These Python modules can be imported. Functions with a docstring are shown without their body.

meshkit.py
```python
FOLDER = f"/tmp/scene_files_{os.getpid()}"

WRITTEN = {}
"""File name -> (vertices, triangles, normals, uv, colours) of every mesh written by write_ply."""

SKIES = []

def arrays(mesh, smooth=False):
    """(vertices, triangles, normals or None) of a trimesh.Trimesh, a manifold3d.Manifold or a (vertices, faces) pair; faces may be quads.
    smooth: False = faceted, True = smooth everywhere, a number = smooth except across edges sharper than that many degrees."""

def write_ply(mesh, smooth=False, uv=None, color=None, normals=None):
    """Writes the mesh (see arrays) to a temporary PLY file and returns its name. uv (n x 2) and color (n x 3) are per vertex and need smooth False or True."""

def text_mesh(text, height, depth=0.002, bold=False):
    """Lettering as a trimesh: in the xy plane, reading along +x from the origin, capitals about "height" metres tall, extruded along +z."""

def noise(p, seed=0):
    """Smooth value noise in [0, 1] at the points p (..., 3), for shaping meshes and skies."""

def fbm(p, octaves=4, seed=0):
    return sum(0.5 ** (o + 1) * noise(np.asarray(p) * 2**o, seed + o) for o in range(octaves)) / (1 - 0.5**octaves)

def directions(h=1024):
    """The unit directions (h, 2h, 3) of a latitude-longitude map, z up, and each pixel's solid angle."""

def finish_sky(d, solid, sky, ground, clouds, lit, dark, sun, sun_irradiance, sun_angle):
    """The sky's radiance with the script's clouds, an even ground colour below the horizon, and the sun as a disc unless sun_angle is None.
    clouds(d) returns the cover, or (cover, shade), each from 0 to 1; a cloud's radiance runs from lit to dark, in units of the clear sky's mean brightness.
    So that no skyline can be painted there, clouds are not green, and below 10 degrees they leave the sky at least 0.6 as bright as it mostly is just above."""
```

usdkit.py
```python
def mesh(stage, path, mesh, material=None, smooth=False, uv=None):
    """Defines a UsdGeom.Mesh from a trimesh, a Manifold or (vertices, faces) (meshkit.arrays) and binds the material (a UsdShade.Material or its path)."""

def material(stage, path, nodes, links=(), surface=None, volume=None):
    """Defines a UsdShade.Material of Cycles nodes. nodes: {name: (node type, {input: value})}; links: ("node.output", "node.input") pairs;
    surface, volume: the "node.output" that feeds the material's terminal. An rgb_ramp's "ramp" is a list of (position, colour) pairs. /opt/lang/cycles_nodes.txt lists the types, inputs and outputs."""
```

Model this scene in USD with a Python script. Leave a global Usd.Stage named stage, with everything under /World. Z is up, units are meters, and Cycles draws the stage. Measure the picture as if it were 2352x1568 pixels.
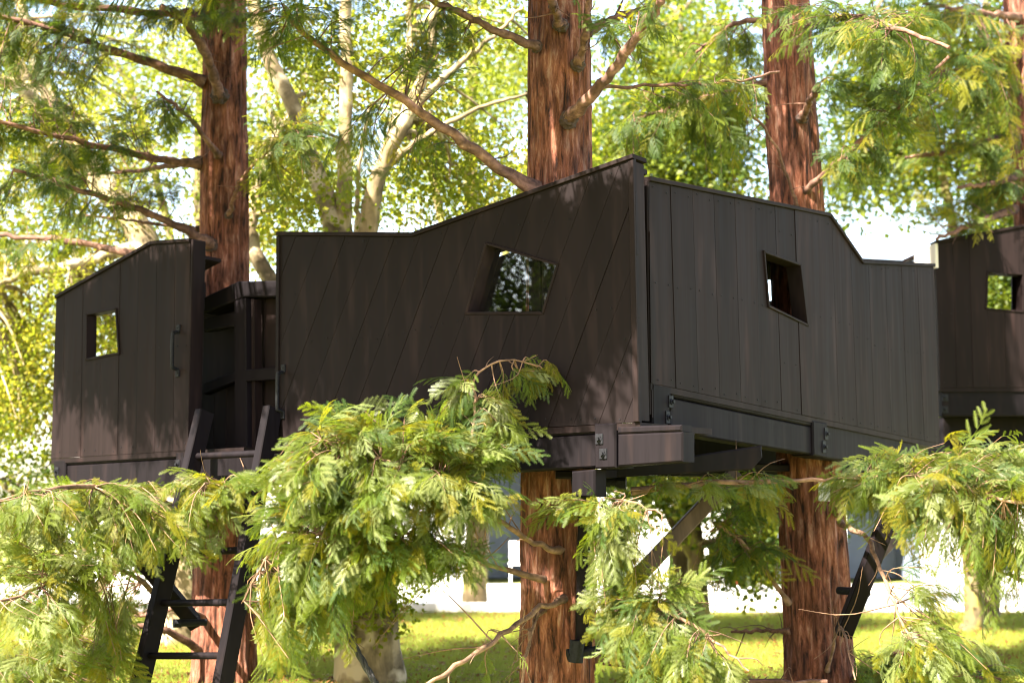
import math, random
import numpy as np
import trimesh
from shapely.geometry import Polygon, LineString, box as sbox
from shapely import affinity
from pxr import Usd, UsdGeom, UsdLux, UsdShade, Gf, Sdf, Vt
import usdkit
import meshkit

stage = Usd.Stage.CreateInMemory()
UsdGeom.SetStageUpAxis(stage, 'Z')
world = UsdGeom.Xform.Define(stage, '/World')
stage.SetDefaultPrim(world.GetPrim())
UsdGeom.Scope.Define(stage, '/World/Looks')
rng = np.random.default_rng(7)
random.seed(7)

# ------------------------------------------------------------------ camera, sky, sun, exposure
F, CU, CV = 3266.7, 1176.0, 784.0              # 50 mm lens, measured on a 2352 x 1568 sheet
PITCH = math.radians(6.5)
CAM = np.array([0.0, 0.0, 1.6])
FWD = np.array([0, math.cos(PITCH), math.sin(PITCH)])
UPV = np.array([0, -math.sin(PITCH), math.cos(PITCH)])
cam = UsdGeom.Camera.Define(stage, '/World/camera')
cam.CreateFocalLengthAttr(50.0)
cam.CreateHorizontalApertureAttr(36.0)
cam.CreateVerticalApertureAttr(24.0)
cam.CreateFStopAttr(1.3)
cam.CreateFocusDistanceAttr(9.3)
cam.CreateExposureAttr(3.6)
M4 = np.eye(4); M4[0, :3] = [1, 0, 0]; M4[1, :3] = UPV; M4[2, :3] = -FWD; M4[3, :3] = CAM
UsdGeom.Xformable(cam).AddTransformOp().Set(Gf.Matrix4d(*M4.ravel().tolist()))

SUN_EL = math.radians(45)
sh = np.array([-0.68, -0.73]); sh /= np.linalg.norm(sh)
SUN = np.array([sh[0] * math.cos(SUN_EL), sh[1] * math.cos(SUN_EL), math.sin(SUN_EL)])
usdkit.material(stage, '/World/Looks/sky', {
    'sky': ('sky_texture', {'sky_type': 'single_scattering', 'sun_disc': False, 'sun_elevation': SUN_EL, 'sun_rotation': math.atan2(SUN[0], SUN[1]), 'aerosol_density': 1.6}),
    'wb': ('mix', {'mix_type': 'multiply', 'fac': 1.0, 'color2': (1.0, 0.89, 0.80)}), 'bg': ('background_shader', {'strength': 0.078})}, [('sky.color', 'wb.color1'), ('wb.color', 'bg.color')], surface='bg.background')
dome = UsdLux.DomeLight.Define(stage, '/World/sky')
UsdShade.MaterialBindingAPI.Apply(dome.GetPrim()).Bind(UsdShade.Material.Get(stage, '/World/Looks/sky'))
sun = UsdLux.DistantLight.Define(stage, '/World/sun')
sun.CreateNormalizeAttr(True); sun.CreateIntensityAttr(1.2); sun.CreateAngleAttr(0.53); sun.CreateColorAttr(Gf.Vec3f(1.0, 0.93, 0.80))
zx = SUN; xx = np.cross([0, 0, 1], zx); xx /= np.linalg.norm(xx); yx = np.cross(zx, xx)
L4 = np.eye(4); L4[0, :3] = xx; L4[1, :3] = yx; L4[2, :3] = zx
UsdGeom.Xformable(sun).AddTransformOp().Set(Gf.Matrix4d(*L4.ravel().tolist()))


# ------------------------------------------------------------------ geometry of the view
def ray(u, v):
    return FWD + np.array([(u - CU) / F, 0, 0]) + UPV * (CV - v) / F


def at(u, v, Y):
    d = ray(u, v)
    return CAM + d * (Y / d[1])


class Plane:
    """A vertical plane: point p0 (x, y), horizontal unit direction a; n points to the viewer."""
    def __init__(s, x0, y0, ax, ay):
        s.p = np.array([x0, y0, 0.0]); a = np.array([ax, ay, 0.0]); s.a = a / np.linalg.norm(a)
        s.n = np.array([s.a[1], -s.a[0], 0.0])
        if s.n @ (CAM - s.p) < 0:
            s.n = -s.n

    def off(s, d):
        q = Plane(0, 0, 1, 0); q.p = s.p + s.n * d; q.a = s.a; q.n = s.n
        return q

    def hit(s, u, v):
        """Plane coordinates (along a, height) of a measured point."""
        d = ray(u, v); t = ((s.p - CAM) @ s.n) / (d @ s.n); q = CAM + d * t
        return np.array([(q - s.p) @ s.a, q[2]])

    def pt(s, c, z, d=0.0):
        return s.p + s.a * c + np.array([0, 0, z]) + s.n * d

    def poly(s, px):
        return Polygon([s.hit(*q) for q in px]).buffer(0)


# ------------------------------------------------------------------ prim helpers
used = {}


def path_of(name, parent):
    base = (str(parent.GetPath()) if parent is not None else '/World') + '/' + name
    k = used.get(base, 0); used[base] = k + 1
    return base if k == 0 else '%s_%03d' % (base, k)


def tag(prim, label=None, cat=None, group=None, kind=None):
    for k, v in (('label', label), ('category', cat), ('group', group), ('kind', kind)):
        if v:
            prim.SetCustomDataByKey(k, v)
    return prim


def thing(name, label, cat, group=None, loc=(0, 0, 0)):
    x = UsdGeom.Xform.Define(stage, path_of(name, None))
    x.AddTranslateOp().Set(Gf.Vec3d(*map(float, loc)))
    return tag(x.GetPrim(), label, cat, group)


def origin_of(parent):
    if parent is None:
        return np.zeros(3)
    m = UsdGeom.XformCache().GetLocalToWorldTransform(parent)
    return np.array(m.ExtractTranslation())


def obj(name, mesh, mat, parent=None, smooth=False, kind=None, label=None):
    """One Mesh prim; the mesh comes in world coordinates."""
    v, f, n = meshkit.arrays(mesh, smooth)
    o = origin_of(parent)
    if n is None:
        p = usdkit.mesh(stage, path_of(name, parent), (v - o, f), MAT[mat])
    else:
        p = usdkit.mesh(stage, path_of(name, parent), (v - o, f), MAT[mat])
        p.CreateNormalsAttr(Vt.Vec3fArray.FromNumpy(n.astype(np.float32)))
        p.SetNormalsInterpolation('vertex')
    return tag(p.GetPrim(), label=label, kind=kind)


def cat(ms):
    vs, fs, n = [], [], 0
    for m in ms:
        if isinstance(m, trimesh.Trimesh):
            v, f = m.vertices, m.faces
        else:
            v, f = m
        vs.append(np.asarray(v, float)); fs.append(np.asarray(f, int) + n); n += len(v)
    return np.vstack(vs), np.vstack(fs)


def tube(pts, rad, sides=7, cap=True, rough=0.0, seed=0):
    p = np.asarray(pts, float); r = np.broadcast_to(np.asarray(rad, float), (len(p),))
    t = np.gradient(p, axis=0); t /= np.linalg.norm(t, axis=1, keepdims=True) + 1e-12
    ref = np.array([0.31, 0.17, 0.93]) if abs(t[0] @ [0.31, 0.17, 0.93]) < 0.9 else np.array([1.0, 0.2, 0.1])
    a = np.cross(t, ref); a /= np.linalg.norm(a, axis=1, keepdims=True); b = np.cross(t, a)
    g = np.arange(sides) * 2 * np.pi / sides
    k = np.ones((len(p), sides))
    if rough:
        k += rough * (np.random.default_rng(seed).random((len(p), sides)) - 0.5)
    v = p[:, None] + (r[:, None] * k)[..., None] * (np.cos(g)[None, :, None] * a[:, None] + np.sin(g)[None, :, None] * b[:, None])
    i, j = np.meshgrid(np.arange(len(p) - 1), np.arange(sides), indexing='ij')
    A, B, C, D = i * sides + j, i * sides + (j + 1) % sides, (i + 1) * sides + (j + 1) % sides, (i + 1) * sides + j
    f = np.vstack([np.stack([A, B, C], -1).reshape(-1, 3), np.stack([A, C, D], -1).reshape(-1, 3)])
    v = v.reshape(-1, 3)
    if cap:
        n = len(v); v = np.vstack([v, p[0], p[-1]]); L = (len(p) - 1) * sides
        f = np.vstack([f, [[n, (q + 1) % sides, q] for q in range(sides)], [[n + 1, L + q, L + (q + 1) % sides] for q in range(sides)]])
    return v, f


def smooth_line(pts, n=24):
    p = np.asarray(pts, float)
    if len(p) < 3:
        return np.array([p[0] + (p[-1] - p[0]) * t for t in np.linspace(0, 1, n)])
    q = np.vstack([2 * p[0] - p[1], p, 2 * p[-1] - p[-2]])
    out = []
    for t in np.linspace(0, len(p) - 1, n):
        i = min(int(t), len(p) - 2); s = t - i
        a, b, c, d = q[i], q[i + 1], q[i + 2], q[i + 3]
        out.append(0.5 * (2 * b + (c - a) * s + (2 * a - 5 * b + 4 * c - d) * s * s + (3 * b - a - 3 * c + d) * s ** 3))
    return np.array(out)


def prism(pl, poly, d0, d1, bev=0.004):
    """A polygon of plane pl as a board from d0 (back) to d1 (front), its front edges chamfered."""
    if poly.is_empty:
        return None
    if poly.geom_type != 'Polygon':
        ms = [prism(pl, g, d0, d1, bev) for g in poly.geoms if g.area > 1e-5]
        return cat([m for m in ms if m is not None]) if ms else None
    poly = poly.simplify(0.0015)
    if poly.exterior.is_ccw is False:
        poly = Polygon(poly.exterior.coords[::-1], [h.coords for h in poly.interiors])
    if bev and not poly.interiors:
        inn = poly.buffer(-bev, join_style=2, mitre_limit=8)
        if inn.geom_type == 'Polygon' and len(inn.exterior.coords) == len(poly.exterior.coords):
            o = np.array(poly.exterior.coords)[:-1]; i = np.array(inn.exterior.coords)[:-1]
            if not inn.exterior.is_ccw:
                i = i[::-1]
            k = np.argmin(((i - o[0]) ** 2).sum(1)); i = np.roll(i, -k, axis=0)
            if np.abs(i - o).max() < bev * 6:
                n = len(o)
                rings = [(o, d0), (o, d1 - bev), (i, d1)]
                v = np.vstack([[pl.pt(c, z, d) for c, z in r] for r, d in rings])
                f = []
                for L in range(2):
                    for q in range(n):
                        A, B = L * n + q, L * n + (q + 1) % n
                        f += [[A, B, B + n], [A, B + n, A + n]]
                _, tri = trimesh.creation.triangulate_polygon(Polygon(i), engine='earcut')
                tv, tri = trimesh.creation.triangulate_polygon(Polygon(i), engine='earcut')
                idx = np.array([np.argmin(((i - q) ** 2).sum(1)) for q in tv])
                tri = idx[tri]
                f = np.vstack([f, tri + 2 * n, tri[:, ::-1]])
                m = trimesh.Trimesh(v, f, process=False); trimesh.repair.fix_normals(m)
                return m.vertices, m.faces
    m = trimesh.creation.extrude_polygon(poly, d1 - d0, engine='earcut')
    v = np.array([pl.pt(x, y, z + d0) for x, y, z in m.vertices])
    m = trimesh.Trimesh(v, m.faces, process=False); trimesh.repair.fix_normals(m)
    return m.vertices, m.faces


def beam(p, q, w, h, bev=0.006, up=(0, 0, 1)):
    """A squared timber from p to q, w wide, h deep, with chamfered long edges."""
    p, q = np.asarray(p, float), np.asarray(q, float); t = q - p; t /= np.linalg.norm(t)
    s = np.cross(t, up); s /= np.linalg.norm(s); u = np.cross(s, t)
    c = [(-w / 2 + bev, -h / 2), (w / 2 - bev, -h / 2), (w / 2, -h / 2 + bev), (w / 2, h / 2 - bev), (w / 2 - bev, h / 2), (-w / 2 + bev, h / 2), (-w / 2, h / 2 - bev), (-w / 2, -h / 2 + bev)]
    v = np.array([e + s * x + u * y for e in (p, q) for x, y in c])
    f = []
    for k in range(8):
        l = (k + 1) % 8
        f += [[k, l, l + 8], [k, l + 8, k + 8]]
    for k in range(1, 7):
        f += [[0, k + 1, k], [8, 8 + k, 9 + k]]
    m = trimesh.Trimesh(v, f, process=False); trimesh.repair.fix_normals(m)
    return m.vertices, m.faces


def bx(x0, x1, y0, y1, z0, z1):
    return beam(((x0 + x1) / 2, y0, (z0 + z1) / 2), ((x0 + x1) / 2, y1, (z0 + z1) / 2), x1 - x0, z1 - z0, bev=0.01)


# ------------------------------------------------------------------ materials
MAT = {}


def mat(name, nodes, links, surface='p.BSDF'):
    MAT[name] = usdkit.material(stage, '/World/Looks/' + name, nodes, links, surface=surface)


def wood(name, dark, light, warm, rot=(0, 0, 0), rough=0.55, grain=1.0):
    mat(name, {
        'g': ('geometry', {}), 'map': ('mapping', {'rotation': rot, 'scale': (26 * grain, 26 * grain, 0.9)}), 'n': ('noise_texture', {'scale': 1.0, 'detail': 6, 'roughness': 0.65}),
        'map2': ('mapping', {'rotation': rot, 'scale': (5.5, 5.5, 0.7)}), 'n2': ('noise_texture', {'scale': 1.0, 'detail': 4, 'roughness': 0.6}),
        'r': ('rgb_ramp', {'ramp': [(0.3, dark), (0.62, light)]}),
        'map3': ('mapping', {'rotation': rot, 'scale': (9, 9, 1.1)}), 'n3': ('noise_texture', {'scale': 1.3, 'detail': 3}),
        'r3': ('rgb_ramp', {'ramp': [(0.55, (0, 0, 0)), (0.78, (1, 1, 1))]}), 'wf': ('math', {'math_type': 'multiply', 'value2': 0.5}),
        'oi': ('object_info', {}), 'vv': ('map_range', {'from_min': 0, 'from_max': 1, 'to_min': 0.88, 'to_max': 1.13}),
        'm1': ('mix', {'mix_type': 'mix', 'fac': 0.5}), 'm2': ('mix', {'mix_type': 'mix', 'color2': warm}), 'hv': ('hsv', {}),
        'rr': ('map_range', {'from_min': 0.2, 'from_max': 0.8, 'to_min': rough - 0.08, 'to_max': rough + 0.2}),
        'b': ('bump', {'strength': 0.35, 'distance': 0.002}), 'p': ('principled_bsdf', {'specular_ior_level': 0.05})},
        [('g.position', 'map.vector'), ('map.vector', 'n.vector'), ('g.position', 'map2.vector'), ('map2.vector', 'n2.vector'), ('g.position', 'map3.vector'), ('map3.vector', 'n3.vector'),
         ('n.fac', 'm1.color1'), ('n2.fac', 'm1.color2'), ('m1.color', 'r.fac'), ('n3.fac', 'r3.fac'), ('r3.color', 'wf.value1'), ('wf.value', 'm2.fac'), ('r.color', 'm2.color1'),
         ('oi.random', 'vv.value'), ('vv.result', 'hv.value'), ('m2.color', 'hv.color'), ('hv.color', 'p.base_color'),
         ('n.fac', 'rr.value'), ('rr.result', 'p.roughness'), ('n.fac', 'b.height'), ('b.normal', 'p.normal')])


wood('black_wood', (0.0038, 0.0024, 0.0023), (0.0086, 0.0054, 0.0053), (0.021, 0.0118, 0.0110))
wood('black_wood_slanted', (0.0036, 0.0024, 0.0025), (0.0078, 0.0051, 0.0053), (0.019, 0.0112, 0.0110), rot=(0.27, -0.27, 0))
wood('black_beam', (0.0026, 0.0019, 0.0023), (0.0055, 0.0041, 0.0050), (0.014, 0.0085, 0.0078), rot=(math.pi / 2 * 0.0, math.pi / 2, 0.0))
wood('brown_brace', (0.03, 0.022, 0.018), (0.075, 0.05, 0.04), (0.12, 0.08, 0.06))
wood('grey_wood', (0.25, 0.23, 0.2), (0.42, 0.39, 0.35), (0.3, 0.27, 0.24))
mat('black_iron', {'g': ('geometry', {}), 'n': ('noise_texture', {'scale': 60, 'detail': 4}), 'r': ('rgb_ramp', {'ramp': [(0.35, (0.003, 0.003, 0.004)), (0.7, (0.009, 0.009, 0.011))]}),
                   'p': ('principled_bsdf', {'metallic': 0.0, 'roughness': 0.6, 'specular_ior_level': 0.12})}, [('g.position', 'n.vector'), ('n.fac', 'r.fac'), ('r.color', 'p.base_color')])


def bark(name, stops, sc=(11, 11, 1.3), bump=0.9, dist=0.02, patch=None):
    nodes = {'g': ('geometry', {}), 'map': ('mapping', {'scale': sc}), 'n': ('noise_texture', {'scale': 1.0, 'detail': 7, 'roughness': 0.68, 'distortion': 0.4}),
             'r': ('rgb_ramp', {'ramp': stops}), 'map2': ('mapping', {'scale': (sc[0] * 0.35, sc[1] * 0.35, sc[2] * 0.8)}), 'n2': ('noise_texture', {'scale': 1.0, 'detail': 4}),
             'r2': ('rgb_ramp', {'ramp': [(0.4, (0.62, 0.6, 0.6)), (0.62, (1.25, 1.2, 1.18))]}), 'm': ('mix', {'mix_type': 'multiply', 'fac': 1.0}),
             'b': ('bump', {'strength': bump, 'distance': dist}), 'p': ('principled_bsdf', {'roughness': 0.85, 'specular_ior_level': 0.2})}
    links = [('g.position', 'map.vector'), ('map.vector', 'n.vector'), ('n.fac', 'r.fac'), ('g.position', 'map2.vector'), ('map2.vector', 'n2.vector'), ('n2.fac', 'r2.fac'),
             ('r.color', 'm.color1'), ('r2.color', 'm.color2'), ('n.fac', 'b.height'), ('b.normal', 'p.normal')]
    if patch:
        nodes |= {'n3': ('noise_texture', {'scale': 3.2, 'detail': 3}), 'r3': ('rgb_ramp', {'ramp': [(0.52, (0, 0, 0)), (0.6, (1, 1, 1))]}), 'm3': ('mix', {'color2': patch})}
        links += [('g.position', 'n3.vector'), ('n3.fac', 'r3.fac'), ('r3.color', 'm3.fac'), ('m.color', 'm3.color1'), ('m3.color', 'p.base_color')]
    else:
        links += [('m.color', 'p.base_color')]
    mat(name, nodes, links)


bark('redwood_bark', [(0.37, (0.016, 0.006, 0.003)), (0.45, (0.078, 0.026, 0.013)), (0.55, (0.145, 0.055, 0.032)), (0.67, (0.24, 0.135, 0.10))], sc=(24, 24, 4.2), bump=1.0, dist=0.03)
bark('branch_bark', [(0.3, (0.035, 0.018, 0.012)), (0.55, (0.11, 0.058, 0.04)), (0.75, (0.19, 0.12, 0.09))], sc=(18, 18, 18), dist=0.006)
bark('twig_bark', [(0.3, (0.07, 0.04, 0.025)), (0.7, (0.19, 0.115, 0.07))], sc=(20, 20, 20), dist=0.004)
bark('pale_bark', [(0.3, (0.06, 0.045, 0.022)), (0.6, (0.20, 0.155, 0.085))], sc=(7, 7, 4), dist=0.01, patch=(0.32, 0.26, 0.16))
bark('mossy_bark', [(0.3, (0.05, 0.04, 0.02)), (0.6, (0.13, 0.10, 0.05))], sc=(9, 9, 4), dist=0.01, patch=(0.15, 0.13, 0.035))
mat('knot_dark', {'p': ('principled_bsdf', {'base_color': (0.028, 0.014, 0.009), 'roughness': 0.95})}, [])


def leaf(name, col, trans, gloss=0.5, spec=0.18, tf=0.5):
    mat(name, {'oi': ('geometry', {}), 'ob': ('object_info', {}), 'vv': ('map_range', {'from_min': 0, 'from_max': 1, 'to_min': 0.75, 'to_max': 1.25}), 'hh': ('map_range', {'from_min': 0, 'from_max': 1, 'to_min': 0.485, 'to_max': 0.512}),
               'h1': ('hsv', {'color': col}), 'h2': ('hsv', {'color': trans}), 'p': ('principled_bsdf', {'roughness': gloss, 'specular_ior_level': spec}), 't': ('translucent_bsdf', {}), 'x': ('mix_closure', {'fac': tf})},
        [('oi.random_per_island', 'vv.value'), ('ob.random', 'hh.value'), ('vv.result', 'h1.value'), ('vv.result', 'h2.value'), ('hh.result', 'h1.hue'), ('hh.result', 'h2.hue'), ('h1.color', 'p.base_color'), ('h2.color', 't.color'), ('p.BSDF', 'x.closure1'), ('t.BSDF', 'x.closure2')], surface='x.closure')


leaf('spray_green', (0.082, 0.112, 0.013), (0.20, 0.26, 0.010))
leaf('spray_yellow', (0.135, 0.128, 0.010), (0.34, 0.31, 0.008))
leaf('spray_pale', (0.155, 0.18, 0.055), (0.25, 0.29, 0.04), spec=0.3, gloss=0.4)
leaf('spray_deep', (0.045, 0.075, 0.016), (0.11, 0.16, 0.012))
leaf('spray_dry', (0.17, 0.065, 0.025), (0.25, 0.09, 0.02))
leaf('leaf_lime', (0.115, 0.135, 0.014), (0.36, 0.41, 0.025), tf=0.55)
leaf('leaf_gold', (0.14, 0.130, 0.014), (0.44, 0.40, 0.03), tf=0.55)
leaf('leaf_green', (0.085, 0.11, 0.012), (0.26, 0.31, 0.012), tf=0.5)
leaf('leaf_deep', (0.045, 0.075, 0.014), (0.12, 0.18, 0.010), tf=0.45)
leaf('leaf_dark', (0.012, 0.022, 0.005), (0.02, 0.035, 0.004), tf=0.3)
mat('lawn', {'g': ('geometry', {}), 'n': ('noise_texture', {'scale': 0.9, 'detail': 5}), 'n2': ('noise_texture', {'scale': 22, 'detail': 5, 'roughness': 0.7}), 'a': ('mix', {'fac': 0.5}),
             'r': ('rgb_ramp', {'ramp': [(0.35, (0.12, 0.16, 0.02)), (0.5, (0.20, 0.23, 0.05)), (0.66, (0.36, 0.33, 0.14))]}), 'b': ('bump', {'strength': 0.6, 'distance': 0.03}), 'p': ('principled_bsdf', {'roughness': 0.9, 'specular_ior_level': 0.15})},
    [('g.position', 'n.vector'), ('g.position', 'n2.vector'), ('n.fac', 'a.color1'), ('n2.fac', 'a.color2'), ('a.color', 'r.fac'), ('r.color', 'p.base_color'), ('n2.fac', 'b.height'), ('b.normal', 'p.normal')])
leaf('grass_blade', (0.22, 0.26, 0.04), (0.36, 0.40, 0.05), tf=0.4)


def plain(name, col, rough=0.6, var=0.12, sc=3.0, metallic=0.0, spec=0.4):
    mat(name, {'g': ('geometry', {}), 'n': ('noise_texture', {'scale': sc, 'detail': 6, 'roughness': 0.6}), 'r': ('rgb_ramp', {'ramp': [(0.3, tuple(c * (1 - var) for c in col)), (0.7, tuple(min(1, c * (1 + var)) for c in col))]}),
               'p': ('principled_bsdf', {'roughness': rough, 'metallic': metallic, 'specular_ior_level': spec})}, [('g.position', 'n.vector'), ('n.fac', 'r.fac'), ('r.color', 'p.base_color')])


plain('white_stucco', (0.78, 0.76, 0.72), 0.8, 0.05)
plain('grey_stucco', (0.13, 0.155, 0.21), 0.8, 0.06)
plain('concrete', (0.55, 0.53, 0.49), 0.8, 0.08, 1.5)
plain('dark_metal', (0.05, 0.055, 0.06), 0.45)
plain('white_paint', (0.8, 0.8, 0.78), 0.4, 0.03)
plain('red_paint', (0.5, 0.03, 0.02), 0.35)
plain('door_grey', (0.16, 0.19, 0.19), 0.5)
plain('rope_fibre', (0.022, 0.02, 0.02), 0.85, 0.3, 60)
plain('soil', (0.09, 0.06, 0.035), 0.95, 0.4, 5)
mat('pane_glass', {'f': ('fresnel', {'IOR': 1.52}), 't': ('transparent_bsdf', {'color': (0.93, 0.95, 0.95)}), 'g': ('glossy_bsdf', {'roughness': 0.0, 'color': (1, 1, 1)}), 'x': ('mix_closure', {})},
    [('f.fac', 'x.fac'), ('t.BSDF', 'x.closure1'), ('g.BSDF', 'x.closure2')], surface='x.closure')
mat('dark_glass', {'p': ('principled_bsdf', {'base_color': (0.02, 0.025, 0.03), 'roughness': 0.05, 'specular_ior_level': 0.6})}, [])

# ------------------------------------------------------------------ the setting: ground, path, building
gx = np.linspace(-130, 130, 90); gy = np.concatenate([np.linspace(-60, 0, 12), np.linspace(0.8, 21, 40), np.linspace(24, 200, 25)])
GX, GY = np.meshgrid(gx, gy); GZ = 0.03 * (meshkit.fbm(np.stack([GX * 0.4, GY * 0.4, GX * 0], -1), 3) - 0.5) * (GY < 19)
V = np.stack([GX, GY, GZ - 0.02 * (GY >= 19)], -1).reshape(-1, 3); nx, ny = len(gx), len(gy)
ii, jj = np.meshgrid(np.arange(ny - 1), np.arange(nx - 1), indexing='ij'); A = ii * nx + jj
tag(obj('lawn', (V, np.vstack([np.stack([A, A + 1, A + nx + 1], -1).reshape(-1, 3), np.stack([A, A + nx + 1, A + nx], -1).reshape(-1, 3)])), 'lawn', smooth=True), 'wide sunlit lawn below and beyond the tree house', 'lawn', kind='structure')
BY = 28.6
plaza = thing('path', 'pale concrete terrace between lawn and white building', 'path'); tag(plaza, kind='structure')
xs = np.arange(-24, 30.1, 3.0)
for i in range(len(xs) - 1):
    for y0, y1 in ((21.35, 24.95), (24.97, 28.55)):
        obj('paving_slab', bx(xs[i] + 0.006, xs[i + 1] - 0.006, y0, y1, -0.1, 0.02), 'concrete', plaza)
kerb = tag(obj('kerb', bx(-24, 30, 21.1, 21.34, -0.1, 0.15), 'concrete'), 'low pale concrete kerb along the lawn edge', 'kerb', kind='structure')

tag(obj('soil_edge', bx(-24, 30, 20.86, 21.095, -0.1, 0.035), 'soil'), 'narrow dark soil strip along the kerb', 'soil', kind='structure')


def ux(u, Y=BY):
    return (u - CU) / F * Y / math.cos(PITCH) * 1.0


def zz(v, Y=BY):
    return at(CU, v, Y)[2]


bld = thing('white_building', 'low white rendered building with shaded porches beyond the lawn', 'building')
H = 3.5
xa, xb, xc, xd, xe, xf = -9.0, ux(1085), ux(1207), ux(1932), ux(2108), 15.0
xg, xh = ux(1655), ux(1802)
for x0, x1 in ((xa, xb), (xc, xg), (xh, xd), (xe, xf)):
    obj('wall', bx(x0, x1, BY, BY + 0.3, 0.02, H), 'white_stucco', bld)
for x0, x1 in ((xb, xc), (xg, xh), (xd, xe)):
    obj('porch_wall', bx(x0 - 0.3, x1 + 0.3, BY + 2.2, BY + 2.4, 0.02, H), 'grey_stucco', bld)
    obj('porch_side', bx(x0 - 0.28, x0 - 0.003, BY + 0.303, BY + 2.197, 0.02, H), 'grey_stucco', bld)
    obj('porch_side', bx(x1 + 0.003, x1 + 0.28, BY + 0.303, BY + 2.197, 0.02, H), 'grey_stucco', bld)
obj('back_wall', bx(xa, xf, BY + 6, BY + 6.3, 0.02, H), 'white_stucco', bld)
obj('end_wall', bx(xa + 0.003, xa + 0.3, BY + 0.303, BY + 5.997, 0.02, H), 'white_stucco', bld)
obj('end_wall', bx(xf - 0.3, xf - 0.003, BY + 0.303, BY + 5.997, 0.02, H), 'white_stucco', bld)
obj('roof', bx(xa - 0.5, xf + 0.5, BY - 0.7, BY + 6.6, H + 0.003, H + 0.22), 'dark_metal', bld)


def bwin(u0, u1, v0, v1, glass='dark_glass', name='window', mull=0):
    x0, x1, z1, z0 = ux(u0), ux(u1), zz(v0), max(zz(v1), 0.06)
    w = obj(name, cat([bx(x0, x0 + 0.05, BY - 0.05, BY - 0.002, z0, z1), bx(x1 - 0.05, x1, BY - 0.05, BY - 0.002, z0, z1), bx(x0 + 0.052, x1 - 0.052, BY - 0.05, BY - 0.002, z1 - 0.05, z1), bx(x0 + 0.052, x1 - 0.052, BY - 0.05, BY - 0.002, z0, z0 + 0.05)] +
                      [bx(x0 + (x1 - x0) * (k + 1) / (mull + 1) - 0.02, x0 + (x1 - x0) * (k + 1) / (mull + 1) + 0.02, BY - 0.05, BY - 0.002, z0 + 0.052, z1 - 0.052) for k in range(mull)]), 'dark_metal', bld)
    obj('pane', bx(x0 + 0.05, x1 - 0.05, BY - 0.03, BY - 0.012, z0 + 0.05, z1 - 0.05), glass, w)


bwin(962, 992, 1220, 1339)
bwin(1392, 1445, 1205, 1339, 'door_grey', 'door')
bwin(1570, 1596, 1200, 1339, 'door_grey', 'door')
bwin(2200, 2300, 1240, 1310, mull=1)
bwin(2312, 2400, 1240, 1310, mull=1)
bwin(560, 640, 1225, 1310, mull=1)
bwin(760, 820, 1210, 1339, 'door_grey', 'door')
lx, lz = ux(1186, BY + 2.15), at(1186, 1265, BY + 2.15)[2]
obj('wall_lamp', bx(lx - 0.07, lx + 0.07, BY + 2.08, BY + 2.197, lz - 0.12, lz + 0.12), 'dark_metal', bld)
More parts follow.
